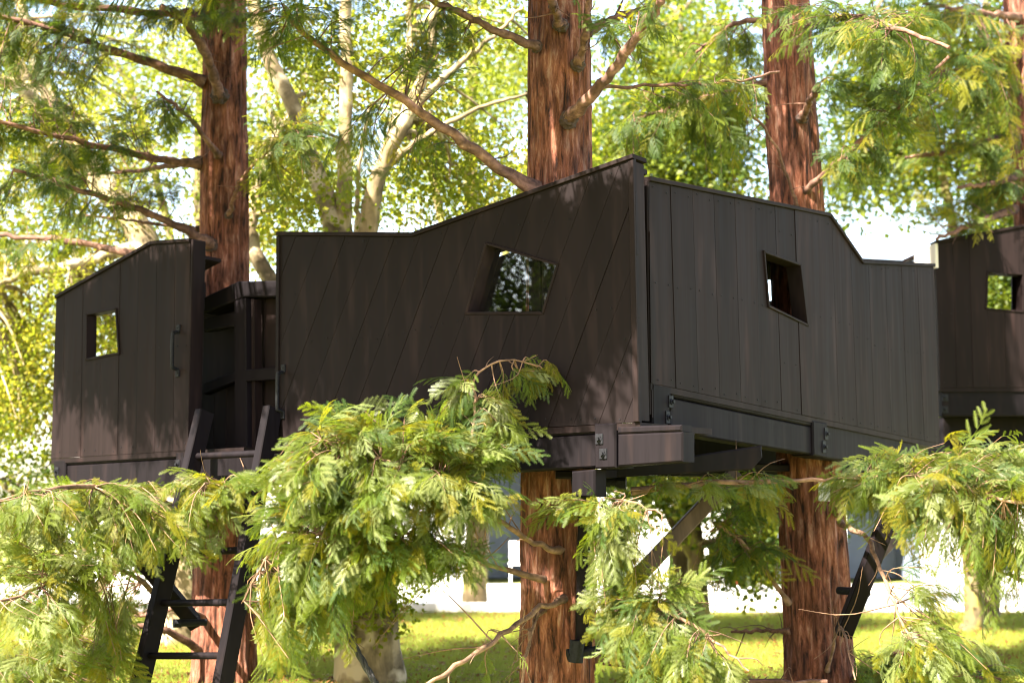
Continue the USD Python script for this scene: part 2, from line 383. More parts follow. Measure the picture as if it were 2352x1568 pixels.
# white garden chair on the porch
cx, cy = ux(1196, BY - 0.3), BY - 0.45
ch = thing('garden_chair', 'small white chair by the blue shaded porch of the building', 'chair', loc=(cx, cy, 0.02))
for sx in (-0.2, 0.2):
    obj('leg', beam((cx + sx, cy - 0.2, 0.02), (cx + sx, cy - 0.2, 0.42), 0.035, 0.035, up=(0, 1, 0)), 'white_paint', ch)
    obj('leg', beam((cx + sx, cy + 0.2, 0.02), (cx + sx * 1.02, cy + 0.27, 0.86), 0.035, 0.035, up=(0, 1, 0)), 'white_paint', ch)
obj('seat', bx(cx - 0.24, cx + 0.24, cy - 0.24, cy + 0.22, 0.422, 0.452), 'white_paint', ch)
for k in range(4):
    obj('back_slat', bx(cx - 0.2, cx + 0.2, cy + 0.236 + k * 0.012, cy + 0.256 + k * 0.012, 0.5 + k * 0.1, 0.56 + k * 0.1), 'white_paint', ch)
ex, ez = ux(1679, BY - 0.35), 0.02
fe = thing('fire_extinguisher', 'small red cylinder standing at the white wall', 'extinguisher', loc=(ex, BY - 0.3, ez))
obj('body', tube([(ex, BY - 0.3, z) for z in (0.02, 0.04, 0.4, 0.47, 0.5)], [0.05, 0.055, 0.055, 0.035, 0.02], 14), 'red_paint', fe, smooth=40)
obj('valve', tube([(ex, BY - 0.3, 0.501), (ex, BY - 0.3, 0.56)], 0.025, 8), 'dark_metal', fe)

# ------------------------------------------------------------------ foliage prototypes
def redwood_spray(seed, L=0.30, spread=1.0, dens=0.0062):
    r = np.random.default_rng(seed)
    V, Fc, n = [], [], 0

    def needles(pts, up, taper=True, ln=0.021):
        nonlocal n
        p = smooth_line(pts, 12); seg = np.linalg.norm(np.diff(p, axis=0), axis=1); s = np.concatenate([[0], np.cumsum(seg)])
        k = max(4, int(s[-1] / dens)); ts = np.linspace(0.06, 1.0, k) * s[-1]
        for t in ts:
            c = np.array([np.interp(t, s, p[:, q]) for q in range(3)]); i = min(np.searchsorted(s, t), len(p) - 1); d = p[i] - p[max(i - 1, 0)]; d = d / (np.linalg.norm(d) + 1e-9)
            side = np.cross(up, d); side /= np.linalg.norm(side) + 1e-9
            x = t / s[-1]
            l = ln * (0.55 + 0.75 * math.sin(math.pi * min(1, 0.15 + 0.8 * x))) if taper else ln
            for sg in (-1, 1):
                dirn = d * (0.55 + 0.25 * r.random()) + side * sg * 0.85 + np.asarray(up) * (0.12 + 0.25 * (r.random() - 0.5)); dirn /= np.linalg.norm(dirn)
                w = d * 0.0023
                V.extend([c - w, c + w, c + dirn * l * (0.85 + 0.3 * r.random())]); Fc.append([n, n + 1, n + 2]); n += 3

    main = [np.array([0, 0, 0.0])]
    d = np.array([1.0, (r.random() - 0.5) * 0.3, 0.1])
    for k in range(6):
        d = d + np.array([0, (r.random() - 0.5) * 0.25, -0.07 - 0.07 * r.random()]); d /= np.linalg.norm(d)
        main.append(main[-1] + d * L / 6)
    mp = smooth_line(main, 16)
    stems = [tube(mp, np.linspace(0.0028, 0.0009, 16), 3, cap=False)]
    nsh = int(8 + 4 * r.random())
    for k in range(nsh):
        t = 0.12 + 0.86 * k / (nsh - 1); c = mp[int(t * 15)]; sg = 1 if k % 2 else -1
        a = mp[min(15, int(t * 15) + 1)] - mp[max(0, int(t * 15) - 1)]; a /= np.linalg.norm(a)
        sd = np.cross([0, 0, 1], a); ln = L * (0.40 * (1 - 0.6 * t) + 0.08) * (0.55 + 0.8 * r.random()) * spread
        q = [c]; dd = a * (0.75 + 0.2 * r.random()) + sd * sg * (0.75 + 0.2 * r.random()) + np.array([0, 0, (r.random() - 0.5) * 0.35])
        for m in range(4):
            dd = dd / np.linalg.norm(dd) + np.array([0, 0, -0.10 - 0.1 * r.random()]) + a * 0.08
            q.append(q[-1] + dd / np.linalg.norm(dd) * ln / 4)
        needles(q, np.array([0, 0, 1.0]))
        stems.append(tube(smooth_line(q, 5), np.linspace(0.0014, 0.0007, 5), 3, cap=False))
    needles(mp[9:], np.array([0, 0, 1.0]))
    return cat([(np.array(V), np.array(Fc))] + stems)


def leaf_cluster(seed, n=34, R=0.30, size=0.075):
    r = np.random.default_rng(seed); V, Fc = [], []
    for k in range(n):
        c = r.normal(size=3); c *= R * r.random() ** 0.5 / np.linalg.norm(c); c[2] *= 0.75
        d = c / (np.linalg.norm(c) + 1e-6) + r.normal(size=3) * 0.6 + np.array([0, 0, -0.5]); d /= np.linalg.norm(d)
        u = np.cross(d, r.normal(size=3)); u /= np.linalg.norm(u); w = np.cross(d, u)
        s = size * (0.6 + 0.7 * r.random()); b = len(V)
        V += [c, c + d * s * 0.5 + u * s * 0.42 + w * s * 0.12, c + d * s, c + d * s * 0.5 - u * s * 0.42 + w * s * 0.12]
        Fc += [[b, b + 1, b + 2], [b, b + 2, b + 3]]
    return np.array(V), np.array(Fc)


SPRAY = [redwood_spray(100 + k, L=0.24 + 0.035 * (k % 4)) for k in range(8)]
COARSE = [redwood_spray(200 + k, L=0.36, dens=0.011) for k in range(4)]
CLUST = [leaf_cluster(300 + k, n=80, R=0.36, size=0.050) for k in range(5)]
CLUSTS = [leaf_cluster(320 + k, n=90, R=0.38, size=0.044) for k in range(4)]
TUFT = []
for k in range(4):
    r = np.random.default_rng(400 + k); V_, F_ = [], []
    for q in range(16):
        c = np.append(r.normal(size=2) * 0.06, 0); d = np.append(r.normal(size=2) * 0.35, 1.0); h = 0.045 + 0.05 * r.random(); s = np.append(r.normal(size=2), 0); s *= 0.003 / np.linalg.norm(s); b = len(V_)
        V_ += [c - s, c + s, c + d * h]; F_.append([b, b + 1, b + 2])
    TUFT.append((np.array(V_), np.array(F_)))


def basis(d, up=(0, 0, 1), roll=0.0):
    """Rotation whose x axis is d and whose z axis is near up."""
    x = np.asarray(d, float); x = x / np.linalg.norm(x); y = np.cross(up, x)
    y = y / (np.linalg.norm(y) + 1e-9); z = np.cross(x, y)
    c, s = math.cos(roll), math.sin(roll)
    return np.stack([x, c * y + s * z, -s * y + c * z], 1)


def quat(R):
    return trimesh.transformations.quaternion_from_matrix(np.block([[R, np.zeros((3, 1))], [np.zeros((1, 3)), np.ones((1, 1))]]))


def instancer(name, parent, protos, items, kind='stuff', label=None, category=None):
    """items: (proto index, position, rotation 3x3 or None, scale); protos: (mesh, material)."""
    if not items:
        return None
    pi = UsdGeom.PointInstancer.Define(stage, path_of(name, parent)); o = origin_of(parent)
    rel = pi.CreatePrototypesRel()
    for k, (m, mt) in enumerate(protos):
        q = usdkit.mesh(stage, '%s/leafy_piece_%03d' % (pi.GetPath(), k), m, MAT[mt]); rel.AddTarget(q.GetPath())
    pi.CreateProtoIndicesAttr(Vt.IntArray.FromNumpy(np.array([i[0] for i in items], np.int32)))
    pi.CreatePositionsAttr(Vt.Vec3fArray.FromNumpy(np.array([i[1] - o for i in items], np.float32)))
    qs = [quat(i[2]) for i in items]
    pi.CreateOrientationsAttr(Vt.QuathArray([Gf.Quath(float(q[0]), float(q[1]), float(q[2]), float(q[3])) for q in qs]))
    pi.CreateScalesAttr(Vt.Vec3fArray.FromNumpy(np.array([[i[3]] * 3 for i in items], np.float32)))
    return tag(pi.GetPrim(), label, category, kind=kind)


def rand_rot(r):
    return trimesh.transformations.quaternion_matrix(trimesh.transformations.random_quaternion(r.random(3)))[:3, :3]


# lawn grass: short tufts on the part of the lawn in view
items = []
for k in range(26000):
    Y = 12 + 9 * rng.random() ** 1.3; X = (rng.random() - 0.5) * 0.8 * Y
    a = rng.random() * 6.283; R = np.array([[math.cos(a), -math.sin(a), 0], [math.sin(a), math.cos(a), 0], [0, 0, 1]])
    items.append((int(rng.integers(4)), np.array([X, Y, -0.012]), R, 0.7 + 0.7 * rng.random()))
instancer('grass', None, [(t, 'grass_blade') for t in TUFT], items, label='short green grass blades growing on the lawn', category='grass')

# fallen leaves and needles scattered on the grass
LIT = []
for k in range(3):
    r = np.random.default_rng(430 + k); V_, F_ = [], []
    for q in range(7):
        c = np.append(r.normal(size=2) * 0.12, 0.045 + 0.02 * r.random()); d = np.append(r.normal(size=2), r.normal() * 0.3); d /= np.linalg.norm(d); u = np.cross(d, [0, 0, 1]); b = len(V_)
        V_ += [c - d * 0.025, c + u * 0.014, c + d * 0.025, c - u * 0.014]; F_ += [[b, b + 1, b + 2], [b, b + 2, b + 3]]
    LIT.append((np.array(V_), np.array(F_)))
items = []
for k in range(2600):
    Y = 11.5 + 9.3 * rng.random(); X = (rng.random() - 0.5) * 0.85 * Y; a = rng.random() * 6.283
    items.append((int(rng.integers(3)), np.array([X, Y, 0.0]), np.array([[math.cos(a), -math.sin(a), 0], [math.sin(a), math.cos(a), 0], [0, 0, 1]]), 0.7 + 0.6 * rng.random()))
instancer('fallen_leaves', None, [(t, 'spray_dry') for t in LIT], items, label='brown fallen leaves scattered over the grass', category='leaves')

# ------------------------------------------------------------------ the tree house
PA = Plane(0.783, 8.7, -0.8, 0.6)                 # front of the left and middle walls
x3 = (1490 - CU) / F * 9.0
PC = Plane(x3, 9.0, 0.64, 0.77)                   # front of the right wall
P4 = Plane((2150 - CU) / F * 14.2, 14.2, 0.97, 0.1)
house = thing('tree_house', 'black stained wooden tree house built around redwood trunks', 'tree house', loc=(0, 9.5, 1.9))


def strip_planks(pl, outline, cracks, holes, mname, front=0.0, thick=0.022, gap=0.0018, seed=0):
    """Cuts the outline into planks along measured seams; returns meshes. cracks: pairs of measured points, left to right."""
    r = np.random.default_rng(seed)
    ls = []
    for a, b in cracks:
        p, q = pl.hit(*a), pl.hit(*b); d = (q - p) / np.linalg.norm(q - p); ls.append((p - d * 9, q + d * 9))
    ls.sort(key=lambda s: np.interp(2.7, sorted([s[0][1], s[1][1]]), [s[0][0], s[1][0]] if s[0][1] < s[1][1] else [s[1][0], s[0][0]]))
    far = 30
    left = [(ls[0][0][0] - far, ls[0][0][1]), (ls[0][1][0] - far, ls[0][1][1])]
    seq = [left] + ls + [[(ls[-1][0][0] + far, ls[-1][0][1]), (ls[-1][1][0] + far, ls[-1][1][1])]]
    out = []
    body = outline
    for h in holes:
        body = body.difference(h)
    for s, t in zip(seq[:-1], seq[1:]):
        st = Polygon([s[0], s[1], t[1], t[0]]).buffer(0).buffer(-gap / 2, join_style=2)
        g = body.intersection(st)
        for pc in ([g] if g.geom_type == 'Polygon' else list(getattr(g, 'geoms', []))):
            if pc.geom_type == 'Polygon' and pc.area > 0.003:
                d = front + r.normal() * 0.0012
                m = prism(pl, pc, d - thick, d, 0.0016)
                if m is not None:
                    out.append(m)
    return out


def wall(pl, px, cracks, win_px, mname, thick=0.13, seed=0, capw=0.035):
    outline = pl.poly(px); holes = [pl.poly(w) for w in win_px]
    core = outline.buffer(-0.012, join_style=2)
    for h in holes:
        core = core.difference(h.buffer(0.012, join_style=2))
    w = obj('wall', prism(pl, core, -thick, -0.0235, 0), 'black_wood', house)
    heads = []; rn = np.random.default_rng(seed + 70)
    for m in strip_planks(pl, outline, cracks, holes, mname, seed=seed):
        obj('plank', m, mname, w)
        c = (m[0] - pl.p) @ pl.a; z = m[0][:, 2]; face = np.array([c, z]).T; hull = trimesh.path.polygons.Polygon(face).convex_hull
        for t in (0.035, 0.5, 0.965):
            zz0 = z.min() + (z.max() - z.min()) * t; row = hull.intersection(LineString([(c.min() - 1, zz0), (c.max() + 1, zz0)]))
            if row.length > 0.08:
                (a0, _), (a1, _) = row.coords[0], row.coords[-1]
                for q in (0.2, 0.8):
                    h = (a0 + (a1 - a0) * q, zz0 + rn.normal() * 0.006)
                    if outline.contains(Polygon(sbox(h[0] - .02, h[1] - .02, h[0] + .02, h[1] + .02))) and not any(x.buffer(0.03).contains(Polygon(sbox(h[0] - .004, h[1] - .004, h[0] + .004, h[1] + .004))) for x in holes):
                        p = pl.pt(*h, 0.0); heads.append(tube([p, p + pl.n * 0.0045], 0.0045, 6))
    if heads:
        obj('nail_heads', cat(heads), 'black_iron', w, kind='stuff')
    return w, outline, holes


def cap_along(pl, px, w0=-0.15, w1=0.018, h=0.028, name='cap_board', lift=0.001):
    for a, b in zip(px[:-1], px[1:]):
        p, q = pl.hit(*a), pl.hit(*b); d = (q - p) / np.linalg.norm(q - p); n = np.array([-d[1], d[0]])
        if n[1] < 0:
            n = -n
        g = Polygon([p + n * lift, q + n * lift, q + n * (h + lift), p + n * (h + lift)])
        obj(name, prism(pl, g, w0, w1, 0.003), 'black_wood', house)


def window(pl, px, wpl_thick, glass_at, trim=0.018, glass=True, label=None):
    hole = pl.poly(px); w = thingless('window')
    rim = hole.buffer(0.001, join_style=2); c = np.array(rim.exterior.coords)[:-1]
    inner = np.array(hole.buffer(-trim, join_style=2).exterior.coords)[:-1]
    if not Polygon(c).exterior.is_ccw == Polygon(inner).exterior.is_ccw:
        inner = inner[::-1]
    k = np.argmin(((inner - c[0]) ** 2).sum(1)); inner = np.roll(inner, -k, axis=0)
    n = len(c)
    for i in range(n):
        j = (i + 1) % n
        q = Polygon([c[i], c[j], inner[j], inner[i]]).buffer(0).buffer(-0.0006, join_style=2)
        obj('frame', prism(pl, q, -wpl_thick, 0.012, 0.003), 'black_wood', w)
    if glass:
        g = hole.buffer(-trim * 0.6, join_style=2)
        obj('pane', prism(pl, g, glass_at - 0.006, glass_at, 0), 'pane_glass', w)
    return w


def thingless(name):
    x = UsdGeom.Xform.Define(stage, path_of(name, house))
    return x.GetPrim()


# left wall
W1 = [(199, 719), (269, 707), (276, 813), (198, 828)]
top1 = [(129, 686), (348, 562), (437, 556)]
cr1 = [((150 + 42 * k - 0.0 * k, 600), (142 + 42.5 * k, 1040)) for k in range(0, 7)]
wall(PA, [*top1, (432, 1034), (117, 1053)], cr1, [W1], 'black_wood', thick=0.07, seed=1)
cap_along(PA, top1)
window(PA, W1, 0.09, -0.07, glass=False)
# left wall's end board, seen from the right
# middle wall
W2 = [(1116, 556), (1285, 606), (1249, 722), (1069, 722)]
top2 = [(637, 541), (948, 544), (1457, 364)]
cr2 = [((682 - 4 * 57 + 57 * k + 0.37 * 189, 500), (682 - 4 * 57 + 57 * k - 0.37 * 361, 1050)) for k in range(0, 22)]
wall(PA, [*top2, (1470, 969), (1180, 985), (634, 1018)], cr2, [W2], 'black_wood_slanted', seed=2)
cap_along(PA, top2)
window(PA, W2, 0.16, -0.1)
g = PA.poly([(1446, 372), (1457.5, 368), (1470.5, 968), (1458, 969)])
obj('corner_board', prism(PA, g, 0.0015, 0.02, 0.003), 'black_wood', house)
g = PA.poly([(637, 543), (644, 543), (641, 1017), (634, 1018)])
obj('corner_board', prism(PA, g, 0.0015, 0.014, 0.003), 'black_wood', house)
# right wall
W3 = [(1752, 575), (1838, 606), (1855, 750), (1763, 705)]
top3 = [(1490, 416), (1905, 498), (1980, 606), (2145, 613)]
cr3 = [((1490 + 52 * k - 0.6 * k * k, 480), (1503 + 52.5 * k - 0.6 * k * k, 950)) for k in range(0, 16)]
wall(PC, [*top3, (2159, 1019), (1495, 879)], cr3, [W3], 'black_wood', thick=0.09, seed=3)
cap_along(PC, top3)
window(PC, W3, 0.11, -0.09, glass=False)
# end wall of the right part, beside the gap
c0, z1 = PC.hit(1489, 416); _, z0 = PC.hit(1494, 879)
PE = Plane(*(PC.pt(c0 - 0.004, 0, -0.002)[:2]), -PC.n[0], -PC.n[1])
e = Polygon([(0, z0 - 0.22), (1.0, z0 - 0.22), (1.0, z1 + 0.02), (0, z1 - 0.01)])
we = obj('wall', prism(PE, e, -0.10, -0.02, 0), 'black_wood', house)
for k in range(9):
    obj('plank', prism(PE, Polygon([(0.005 + 0.11 * k, z0 - 0.2), (0.112 + 0.11 * k, z0 - 0.2), (0.112 + 0.11 * k, z1), (0.005 + 0.11 * k, z1)]), -0.0195, 0.0, 0.004), 'black_wood', we)
# far wall
W4 = [(2266, 622), (2352, 628), (2352, 718), (2263, 711)]
top4 = [(2150, 559), (2352, 522), (2700, 465)]
cr4 = [((2188 + 38 * k, 560), (2197 + 38 * k, 880)) for k in range(0, 13)]
wall(P4, [*top4, (2700, 888), (2163, 890)], cr4, [W4], 'black_wood', thick=0.1, seed=4)
cap_along(P4, top4)
window(P4, W4, 0.14, -0.12, glass=False)
c0, z1 = P4.hit(2150, 559)
PF = Plane(*(P4.pt(c0 - 0.003, 0, 0.0)[:2]), -P4.n[0], -P4.n[1])
obj('end_board', prism(PF, Polygon([(0.0, z1 - 0.25), (0.55, z1 - 0.25), (0.55, z1 + 0.02), (0, z1 + 0.0)]), -0.02, 0.01, 0.004), 'grey_wood', house, label='sunlit pale end board of the far wing')
obj('end_wall', prism(PF, Polygon([(0.0, z1 - 1.5), (0.9, z1 - 1.5), (0.9, z1 - 0.27), (0, z1 - 0.27)]), -0.02, 0.006, 0.004), 'black_wood', house)


# insides, roofs, floors ------------------------------------------------
def back_wall(pl, px, depth, openings=(), th=0.03):
    o = pl.poly(px)
    for q in openings:
        o = o.difference(q)
    obj('back_wall', prism(pl, o, -depth - th, -depth, 0), 'black_wood', house)


def slab_along(pl, a, b, depth0, depth1, th, name, mname='black_wood', dz=0.0):
    p, q = pl.hit(*a), pl.hit(*b)
    v = []
    for (c, z) in (p, q):
        for d in (-depth0, -depth1):
            for h in (0, -th):
                v.append(pl.pt(c, z + h + dz, d))
    f = [[0, 2, 3], [0, 3, 1], [4, 5, 7], [4, 7, 6], [0, 4, 6], [0, 6, 2], [1, 3, 7], [1, 7, 5], [0, 1, 5], [0, 5, 4], [2, 6, 7], [2, 7, 3]]
    m = trimesh.Trimesh(np.array(v), f, process=False); trimesh.repair.fix_normals(m)
    obj(name, (m.vertices, m.faces), mname, house)


slab_along(PA, top2[0], top2[1], 0.135, 1.0, 0.03, 'roof', dz=-0.012)
slab_along(PA, top2[1], (1250, 437), 0.135, 0.8, 0.03, 'roof', dz=-0.012)
slab_along(PA, (1250, 437), (1440, 370), 0.135, 0.24, 0.03, 'roof', dz=-0.012)
slab_along(PA, top1[0], top1[1], 0.135, 0.75, 0.03, 'roof', dz=-0.012)
slab_along(PA, top1[1], (405, 558), 0.135, 0.2, 0.03, 'roof', dz=-0.012)
for a, b in zip(top3[:-1], top3[1:]):
    slab_along(PC, a, b, 0.135, 0.9, 0.03, 'roof', dz=-0.012)
for a, b in zip(top4[:-1], top4[1:]):
    slab_along(P4, a, b, 0.135, 0.9, 0.03, 'roof', dz=-0.012)
slab_along(PA, (632, 1018), (1470, 969), 0.002, 0.9, 0.04, 'floor', dz=-0.002)
slab_along(PA, (117, 1053), (560, 1026), 0.002, 0.6, 0.04, 'floor', dz=-0.002)
slab_along(PC, (1495, 879), (2159, 1019), 0.002, 0.9, 0.04, 'floor', dz=-0.002)
slab_along(P4, (2163, 890), (2700, 888), 0.002, 0.9, 0.04, 'floor', dz=-0.002)


def see_through(pl, depth, win_px, grow=0.05):
    """Opening in the wall behind, on the line of sight through a front window."""
    q = pl.off(-depth); return Polygon([q.hit(*w) for w in win_px]).buffer(grow, join_style=2)


b1 = PA.off(0)
back_wall(PA, [(190, 690), (300, 620), (300, 1040), (190, 1048)], 0.78)
back_wall(PA, [(637, 560), (948, 560), (1230, 460), (1230, 985), (634, 1018)], 0.85)
c3, d3 = PC.hit(1500, 700), PC.hit(2150, 700)
back_wall(PC, [(1490, 430), (1905, 512), (1980, 620), (2145, 627), (2159, 1019), (1495, 879)], 0.9, [see_through(PC, 0.9, [(1735, 560), (1807, 575), (1807, 690), (1735, 690)], 0.0)])
# low roof edge behind the right wall
q3 = PC.off(-1.6)
obj('rear_roof', prism(q3, Polygon([q3.hit(1975, 592), q3.hit(2130, 600), q3.hit(2130, 640), q3.hit(1975, 640)]), -0.5, 0, 0.01), 'black_beam', house)
back_wall(P4, [(2155, 575), (2352, 540), (2700, 480), (2700, 888), (2165, 888)], 0.85, [see_through(P4, 0.85, [(2262, 615), (2325, 615), (2325, 716), (2262, 716)], 0.0)])
# inside face of the far window's right jamb catches light in the photograph
# the doorway between the left and middle walls
D = PA.off(-0.42)
obj('lintel', prism(D, Polygon([D.hit(468, 682), D.hit(546, 646), D.hit(650, 644), D.hit(650, 681), D.hit(560, 682), D.hit(468, 719)]), -0.5, 0, 0.01), 'black_beam', house)
obj('door_post', prism(D, Polygon([D.hit(535, 690), D.hit(562, 684), D.hit(566, 1040), D.hit(538, 1044)]), -0.075, -0.005, 0.008), 'black_beam', house)
obj('rail', prism(D, Polygon([D.hit(563, 848), D.hit(650, 842), D.hit(650, 870), D.hit(564, 875)]), -0.06, 0.01, 0.008), 'black_beam', house)
obj('rail', prism(D, Polygon([D.hit(460, 878), D.hit(536, 850), D.hit(537, 872), D.hit(460, 905)]), -0.11, -0.03, 0.008), 'black_beam', house)
obj('rail', prism(D, Polygon([D.hit(460, 730), D.hit(534, 712), D.hit(535, 746), D.hit(460, 760)]), -0.12, -0.04, 0.008), 'black_beam', house)
obj('door_post', prism(D, Polygon([D.hit(478, 770), D.hit(508, 762), D.hit(512, 860), D.hit(480, 850)]), -0.40, -0.32, 0.008), 'black_beam', house)
obj('door_post', prism(D, Polygon([D.hit(572, 686), D.hit(579, 686), D.hit(582, 1040), D.hit(574, 1040)]), -0.10, -0.02, 0.004), 'black_wood', house)
D2 = PA.off(-0.56)
dcr = [((470 + 28 * k, 650), (462 + 28 * k, 1040)) for k in range(0, 8)]
dw = obj('inner_wall', prism(D2, Polygon([D2.hit(565, 680), D2.hit(690, 680), D2.hit(690, 1050), D2.hit(455, 1060), D2.hit(455, 880), D2.hit(565, 850)]), -0.05, -0.021, 0), 'black_wood', house)
for m in strip_planks(D2, Polygon([D2.hit(565, 682), D2.hit(690, 682), D2.hit(690, 1050), D2.hit(455, 1060), D2.hit(455, 885), D2.hit(565, 855)]), dcr, [], 'black_wood', thick=0.02, seed=9):
    obj('plank', m, 'black_wood', dw)
D3 = PA.off(-0.62)
obj('inner_wall', prism(D3, Polygon([D3.hit(440, 722), D3.hit(548, 684), D3.hit(690, 684), D3.hit(690, 1060), D3.hit(430, 1070)]), -0.03, 0.0, 0), 'black_wood', house)
# end of the left wall: thick board seen edge-on
PG = Plane(*(PA.pt(PA.hit(434.5, 800)[0] - 0.012, 0, 0.0)[:2]), -PA.n[0], -PA.n[1])
zt, zb = PA.hit(437, 556)[1], PA.hit(432, 1034)[1]
obj('end_board', prism(PG, Polygon([(0.0, zb), (0.135, zb), (0.135, zt + 0.02), (0.0, zt + 0.02)]), -0.02, 0.0, 0.004), 'black_wood', house)


# beams under the walls, bolts, plates, handles, struts
def beam_px(pl, px, d0, d1, mname='black_beam', name='floor_beam', bev=0.01):
    return obj(name, prism(pl, pl.poly(px), d0, d1, bev), mname, house)


def bolt_plate(pl, u, v, d, w=0.05, h=0.07):
    c, z = pl.hit(u, v)
    pp = obj('bolt_plate', prism(pl, sbox(c - w / 2, z - h / 2, c + w / 2, z + h / 2), d, d + 0.008, 0.002), 'black_iron', house)
    p = pl.pt(c, z, d + 0.0085); hx = tube([p, p + pl.n * 0.006, p + pl.n * 0.0061, p + pl.n * 0.022], [0.02, 0.02, 0.0125, 0.0115], 6)
    obj('bolt', hx, 'black_iron', pp)


beam_px(PA, [(146, 1056), (402, 1041), (403, 1052), (146, 1068)], -0.2, -0.012, 'black_beam', 'floor_board')
beam_px(PA, [(146, 1069), (404, 1053), (404, 1118), (146, 1122)], -0.2, -0.02)
beam_px(PA, [(122, 1056), (150, 1055), (150, 1120), (124, 1120)], -0.2, 0.0, name='beam_post')
beam_px(PA, [(112, 1074), (124, 1073), (124, 1100), (113, 1100)], -0.25, -0.06, name='beam_end')
beam_px(PA, [(402, 1038), (422, 1037), (424, 1118), (405, 1118)], -0.2, 0.0, name='beam_post')
beam_px(PA, [(424, 1052), (640, 1040), (640, 1112), (424, 1118)], -0.2, -0.03)
bolt_plate(PA, 131, 1082, 0.0); bolt_plate(PA, 409, 1066, 0.0)
beam_px(PA, [(640, 1026), (1368, 983), (1368, 994), (640, 1040)], -0.2, -0.014, name='floor_board')
beam_px(PA, [(640, 1042), (1368, 995), (1368, 1072), (640, 1112)], -0.2, -0.02)
beam_px(PA, [(1366, 973), (1416, 971), (1416, 1074), (1368, 1076)], -0.2, 0.01, name='beam_post')
beam_px(PA, [(1418, 979), (1566, 975), (1566, 990), (1418, 996)], -0.12, 0.004, name='floor_board')
beam_px(PA, [(1418, 997), (1568, 991), (1568, 1060), (1418, 1071)], -0.14, 0.0)
bolt_plate(PA, 1379, 1008, 0.01, 0.055, 0.065); bolt_plate(PA, 1388, 1042, 0.01, 0.055, 0.065)
# short post and bracket below the corner
beam_px(PA, [(1312, 1082), (1366, 1077), (1366, 1140), (1312, 1142)], -0.13, -0.0, name='knee_post')
beam_px(PA, [(1222, 1078), (1318, 1076), (1318, 1094), (1222, 1098)], -0.5, -0.25, name='floor_beam')
beam_px(PA, [(1280, 1100), (1318, 1078), (1318, 1140), (1284, 1140)], -0.32, -0.14, name='knee_block')
# right part
beam_px(PC, [(1500, 880), (1543, 888), (1536, 985), (1500, 978)], -0.16, 0.0, name='beam_post')
beam_px(PC, [(1545, 897), (1868, 966), (1868, 978), (1545, 910)], -0.16, -0.012, name='floor_board')
beam_px(PC, [(1545, 912), (1868, 979), (1870, 1043), (1545, 990)], -0.16, -0.018)
beam_px(PC, [(1866, 965), (1899, 971), (1899, 1052), (1868, 1045)], -0.18, 0.006, name='beam_post')
beam_px(PC, [(1901, 972), (2110, 1012), (2110, 1076), (1901, 1052)], -0.16, -0.018)
bolt_plate(PC, 1540, 922, 0.0, 0.05, 0.08); bolt_plate(PC, 1533, 958, 0.0, 0.05, 0.08); bolt_plate(PC, 1895, 996, 0.006, 0.05, 0.09); bolt_plate(PC, 1890, 1026, 0.006, 0.05, 0.09)
PH = Plane(x3 + 0.2, 9.5, 0.93, 0.1)
beam_px(PH, [(1372, 1078), (1750, 1022), (1752, 1050), (1728, 1078), (1372, 1098)], -0.15, 0.0)
beam_px(PC.off(-0.5), [(1700, 1062), (2080, 1076), (2080, 1092), (1700, 1078)], -0.2, 0.0)
beam_px(PC.off(-0.8), [(1560, 1075), (2080, 1090), (2080, 1102), (1560, 1092)], -0.2, 0.0)
beam_px(PC.off(-1.1), [(1480, 940), (2080, 1050), (2080, 1083), (1480, 1072)], -0.1, 0.0, name='joist')
beam_px(PA.off(-0.85), [(1180, 1000), (1500, 985), (1500, 1070), (1180, 1080)], -0.1, 0.0, name='joist')
# far wing
beam_px(P4, [(2166, 893), (2700, 895), (2700, 955), (2166, 955)], -0.2, -0.02)
beam_px(P4.off(-0.4), [(2166, 957), (2700, 957), (2700, 1030), (2166, 1042)], -0.4, -0.0)
bolt_plate(P4, 2172, 912, -0.02, 0.06, 0.07); bolt_plate(P4, 2172, 940, -0.02, 0.06, 0.07)


def handle(pl, ut, vt, ub, vb, lean):
    (c0, z0), (c1, z1) = pl.hit(ut, vt), pl.hit(ub, vb)
    a0, a1 = pl.pt(c0, z0 - 0.03, 0.0), pl.pt(c1, z1 + 0.03, 0.0)
    h = obj('grab_handle', tube(smooth_line([a0 + pl.n * 0.012, a0 + pl.n * 0.05 + [0, 0, -0.01], a0 + pl.n * 0.062 + [0, 0, -0.035], a1 + pl.n * 0.062 + [0, 0, 0.035], a1 + pl.n * 0.05 + [0, 0, 0.01], a1 + pl.n * 0.012], 28), 0.0145, 8), 'black_iron', house, smooth=50)
    for c, z in ((c0, z0), (c1, z1)):
        obj('bracket', prism(pl, sbox(c - 0.02, z - 0.028, c + 0.02, z + 0.028), 0.0005, 0.014, 0.003), 'black_iron', h)
        p = pl.pt(c, z + 0.004, 0.0145); obj('screw', tube([p, p + pl.n * 0.005], 0.008, 8), 'black_iron', h)


handle(PA, 411, 754, 409, 857, 0); handle(PA, 652, 846, 650, 953, 0)

# struts below: bolted to the trunks
def strut(p, q, w, h, mname='black_beam'):
    return obj('strut', beam(p, q, w, h, 0.008, up=(0, 1, 0.01)), mname, house)


strut(at(1392, 1400, 9.95), at(1690, 1085, 10.3), 0.11, 0.10, 'brown_brace')
strut(at(1348, 1135, 9.55), at(1340, 1490, 9.66), 0.11, 0.09)
strut(at(1937, 1455, 11.0), at(2050, 1165, 10.6), 0.12, 0.12)
strut(at(2000, 1290, 11.5), at(2085, 1200, 11.9), 0.09, 0.1, 'brown_brace')
strut(at(318, 1275, 11.1), at(448, 1430, 11.75), 0.11, 0.12)


